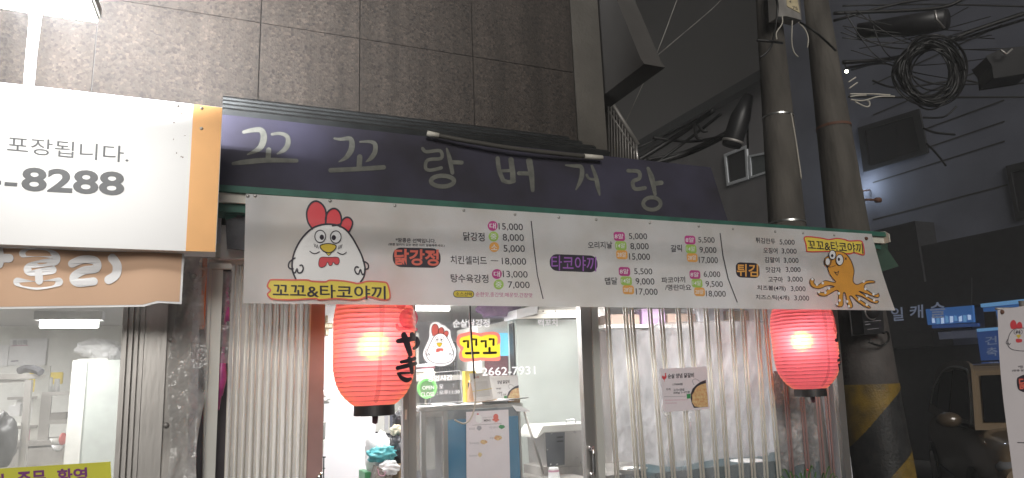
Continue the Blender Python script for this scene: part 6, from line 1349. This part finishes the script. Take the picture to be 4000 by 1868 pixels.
tb = thing('cable_drum_box', 'dark splice box hanging with the cables at the upper right edge', 'box', tuple(T(1600, 600, 8)))
o = bevel(MB().prism([T(1470, 380, 8), T(1580, 330, 8), T(1780, 310, 8), T(1780, 480, 8), T(1520, 520, 8), T(1510, 440, 8)], (.2, .3, 0)).build('box_body', 'black', tb), .01)
MB().tube([T(1560, 335, 7.9), T(1600, 365, 7.9), T(1640, 330, 7.9)], .012, 6).build('clamp', 'galvdull', tb, True)
rt_ = random.Random(12)
for i in range(12):
    x0_, x1_ = rt_.uniform(480, 760), rt_.uniform(950, 1780); y0_, y1_ = rt_.uniform(20, 480), rt_.uniform(30, 600)
    o = MB().tube(smooth_pts([T(x0_, y0_, 8.4), T(x0_ * .6 + x1_ * .4 + rt_.uniform(-60, 60), (y0_ + y1_) / 2 + rt_.uniform(10, 120), 8.3), T(x1_, y1_, 8.5)], 10), .007, 5).build('thin_wire', 'cable', None, True)
    tag(o, 'thin black wire tangled among the cables right of the thick pole', 'cable', 'thin tangled wires by the coil')
sc2 = thing('cable_closure', 'dark cylindrical cable closure among the cables at the upper right', 'cable closure', tuple(T(1170, 130, 8)))
MB().tube([T(1200, 130, 8), T(960, 170, 8.3), T(600, 210, 8.6)], [.12, .13, .09], 20).build('barrel', 'black', sc2, True)
MB().tube([T(1120, 70, 7.85), T(1130, 130, 7.85), T(1185, 190, 7.85)], .014, 6).build('strap', 'galv', sc2, True)

# ================================================================== PARKED CAR
car = thing('parked_car', 'dark bronze car parked with its front towards the shop at the right', 'car', (0, 0, 0))
def carpt(x, yv, z): return Vector((x, yv, z))
LEN = 4.5
def cs(x):   # half width, belt height
    f = x / LEN
    hw = .88 * (1 - .10 * max(0, (.18 - f) / .18) ** 2 - .06 * max(0, (f - .85) / .15) ** 2)
    zt = .98 + .07 * min(1, max(0, (f - .05) / .16)) if f < .21 else 1.05 + .02 * (f - .27)
    if f < .05: zt = .80 + .18 * (f / .05) ** .5
    if f > .93: zt = 1.07 - .25 * ((f - .93) / .07) ** 2
    return hw, zt
def bodyf(u, v):
    x = LEN * u; hw, zt = cs(x); zb = .22 + .1 * max(0, (.06 - u) / .06)
    # section from bottom left over the top to bottom right
    a = math.pi * v; ex = .28
    cx_, sx = math.cos(a), math.sin(a)
    yv = -hw * math.copysign(abs(cx_) ** ex, cx_); z = zb + (zt - zb) * sx ** .30
    if .03 < sx < 1: yv *= 1 - .05 * max(0, (z - .75))
    return carpt(x, yv, z)
bodyo = MB().grid(bodyf, 60, 40)
for uu in (0, 1):
    ring = [bodyf(uu, j / 40) for j in range(41)]; bodyo.add(ring, [tuple(range(41))])
bodyo = bodyo.build('body', 'carpaint', car, True)
# cabin: tapered side profiles joined by the roof and both screens
cp = [(.90, 1.02), (1.40, 1.57), (1.52, 1.63), (1.75, 1.66), (2.5, 1.68), (3.2, 1.66), (3.85, 1.58), (4.0, 1.50), (4.32, 1.02)]
def hwz(z): return .80 - .22 * (z - 1.03)
cb = MB(); L_ = [carpt(x, -hwz(z), z) for x, z in cp]; R_ = [carpt(x, hwz(z), z) for x, z in cp]; nn_ = len(cp)
cb.add(L_ + R_, [tuple(range(nn_)), tuple(range(nn_, 2 * nn_))[::-1]] + [(q, q + 1, nn_ + q + 1, nn_ + q) for q in range(nn_ - 1)])
bevel(cb.build('cabin', 'carpaint', car, False), .035, 3)
def onside(x, z, s_, off=.006): return carpt(x, s_ * (hwz(z) + off - .003), z)
mirm = mat('dark bronze mirror shell', (0.08, 0.058, 0.038), 0.3, 0.1, coat=1.0)
for s_ in (-1, 1):
    for q in ([(1.12, 1.09), (1.20, 1.22), (1.50, 1.52), (1.75, 1.59), (2.42, 1.61), (2.42, 1.10)], [(2.50, 1.10), (2.50, 1.59), (3.15, 1.57), (3.40, 1.50), (3.40, 1.11)], [(3.47, 1.12), (3.47, 1.48), (3.85, 1.36), (4.02, 1.16)]):
        P = [onside(x, z, s_) for x, z in q]; MB().prism(P, (0, s_ * .006, 0)).build('side_window', 'carglass', car)
    MB().tube(smooth_pts([onside(x, z, s_, .008) for x, z in ((1.06, 1.07), (1.16, 1.24), (1.46, 1.545), (1.75, 1.615), (2.6, 1.635), (3.3, 1.57), (3.9, 1.37), (4.06, 1.14))], 5), .013, 6).build('window_trim', M['fridgew'], car, True)
    mp_ = carpt(1.22, s_ * .97, 1.10)
    m_ = MB().ball(mp_, (.085, .12, .08), 18, 12).build('mirror', mirm, car, True); MB().tube([mp_ + Vector((.02, -s_ * .06, -.05)), carpt(1.28, s_ * .80, 1.03)], .025, 8).build('stalk', 'black', m_, True)
    MB().ball(carpt(.13, s_ * .62, .76), (.14, .20, .09), 18, 12).build('headlight', 'lens', car, True)
    MB().ball(carpt(.10, s_ * .62, .45), (.08, .12, .05), 14, 10).build('fog_lamp', 'lens', car, True)
    for wx in (.85, 3.6):
        wc_ = carpt(wx, s_ * .80, .34); w_o = MB().tube([wc_ + Vector((0, -.11, 0)), wc_ + Vector((0, .11, 0))], .34, 36).build('wheel', 'tyre', car, True)
        MB().tube([wc_ + Vector((0, s_ * .10, 0)), wc_ + Vector((0, s_ * .118, 0))], .22, 28).build('rim', 'galv', w_o)
        MB().lathe([(.0, 0)], (0, 0, 0), 3)
    MB().prism([carpt(x, s_ * .885, z) for x, z in ((1.6, .40), (3.2, .40), (3.2, .44), (1.6, .44))], (0, s_ * .012, 0)).build('side_trim', 'black', car)
# windscreen follows the cabin's front slope
def scr(x, z, s_): return carpt(x - .012, s_ * (hwz(z) - .085), z + .010)
MB().prism([scr(.955, 1.08, -1), scr(.955, 1.08, 1), scr(1.36, 1.525, 1), scr(1.36, 1.525, -1)], (-.006, 0, .005)).build('windscreen', 'carglass', car)
MB().box((-.012, -.45, .50), (.03, .45, .68)).build('grille', 'black', car); MB().box((-.02, -.26, .36), (.0, .26, .47)).build('number_plate', 'fridgew', car)
b = MB(); b.box((-.02, -.70, .26), (.05, .70, .34)); bevel(b.build('bumper', 'black', car), .02)
car.rotation_euler = (0, 0, R(43)); _a = atD(3812, 1672, 6.9)
car.location = Vector((_a.x, _a.y, 0)) - Matrix.Rotation(R(43), 3, 'Z') @ Vector((.92, .79, 0))

# ================================================================== RIGHT HAND BANNER
rbn = thing('standing_banner', 'tall lilac white banner with cartoon hen at the right edge of the picture', 'banner', tuple(atY(3990, 1990, 2.45)))
YB = 2.62
def rbf(px, py, k):
    p = atY(px, py, YB - .001 * k); p.y += .012 * math.sin((py - 1200) / 160.0); return p
def rbg(u, v):
    xl = 3897 + 64 * v; yt = 1211 - 22 * u; x = xl + 150 * u; return rbf(x, yt + (1995 - yt) * v, 0)
MB().grid(rbg, 8, 40).build('sheet', mat('lilac white banner cloth', (0.62, 0.58, 0.60), .7, var=.02), rbn, True)
MB().ball(rbf(3915, 1219, 4), (.012, .012, .014), 12, 8).build('knob', 'rust', rbn, True)
p0, p1 = rbf(3905, 1205, -20), rbf(3975, 1990, -20); p1.z = .02
MB().tube([p0 + Vector((.25, .02, .05)), Vector((p0.x + .25, p0.y + .02, 0.0))], .015, 10).build('pole', 'galvdull', rbn, True); MB().tube([p0 + Vector((-.0, .02, .0)), p0 + Vector((.35, .02, .004))], .008, 8).build('cross_rod', 'galvdull', rbn, True)
zr8 = Decal(rbf, rbn, 3400, 1150, .597, 10)
for c_ in ([(930, 225), (920, 195), (930, 172), (948, 170), (962, 195), (962, 222)], [(962, 222), (965, 195), (978, 180), (992, 185), (1000, 205), (998, 222)]): zr8.poly('hen_comb', c_, 'red', 1, sm=True)
zr8.strokes('hen_outline', [([(1040, 225), (1000, 220), (955, 225), (925, 250), (912, 290), (910, 325), (918, 345), (945, 362), (1000, 370), (1040, 370)], 4), ([(912, 290), (900, 310), (903, 325), (915, 318), (918, 330), (928, 320)], 4)], 'ink', 1)
for cx, q in ((959, 964), (990, 986)):
    zr8.ring('hen_eye', ell(cx, 246, 12, 14, 14), 3, 'ink', 1, sm=False); zr8.poly('hen_pupil', ell(q, 247, 5, 6, 10), 'ink', 2)
zr8.poly('hen_beak', [(962, 268), (978, 262), (996, 268), (980, 290)], 'beak', 1); zr8.poly('hen_wattle', [(964, 292), (1000, 294), (1000, 312), (968, 314)], 'red', 1, sm=True)
zr8.text('note_lettering', '*땅', (980, 466), (1012, 464), (981, 486), 'ink', 1, .01); zr8.text('note_lettering', '(땅콩 알', (942, 492), (1018, 490), (943, 508), 'ink', 1, .008)
zr8.poly('menu_badge', [(972, 560), (985, 540), (1040, 530), (1040, 635), (990, 630), (975, 605)], 'ink', 1, sm=True); zr8.text('lettering', '닭', (985, 548), (1040, 545), (986, 622), 'coral', 2, .03)
zr8.strokes('rule_line', [([(962, 970), (1040, 973)], 6)], 'ink', 1, sm=False)

# ================================================================== ADDED HAZE IN PLACE OF LENS GLARE
hz = MB().box((-20, -8, -1), (24, 40, 16)).build('haze', None); tag(hz, 'thin added haze imitating lens glare round the flood lamp', 'haze', kind='stuff')
hm = bpy.data.materials.new('glare haze'); hm.use_nodes = True; n = hm.node_tree; n.nodes.clear()
ou = n.nodes.new('ShaderNodeOutputMaterial'); pv = n.nodes.new('ShaderNodeVolumePrincipled'); pv.inputs['Color'].default_value = (.92, .93, .95, 1); pv.inputs['Density'].default_value = 0.0085
n.links.new(pv.outputs[0], ou.inputs['Volume']); hz.data.materials.append(hm)
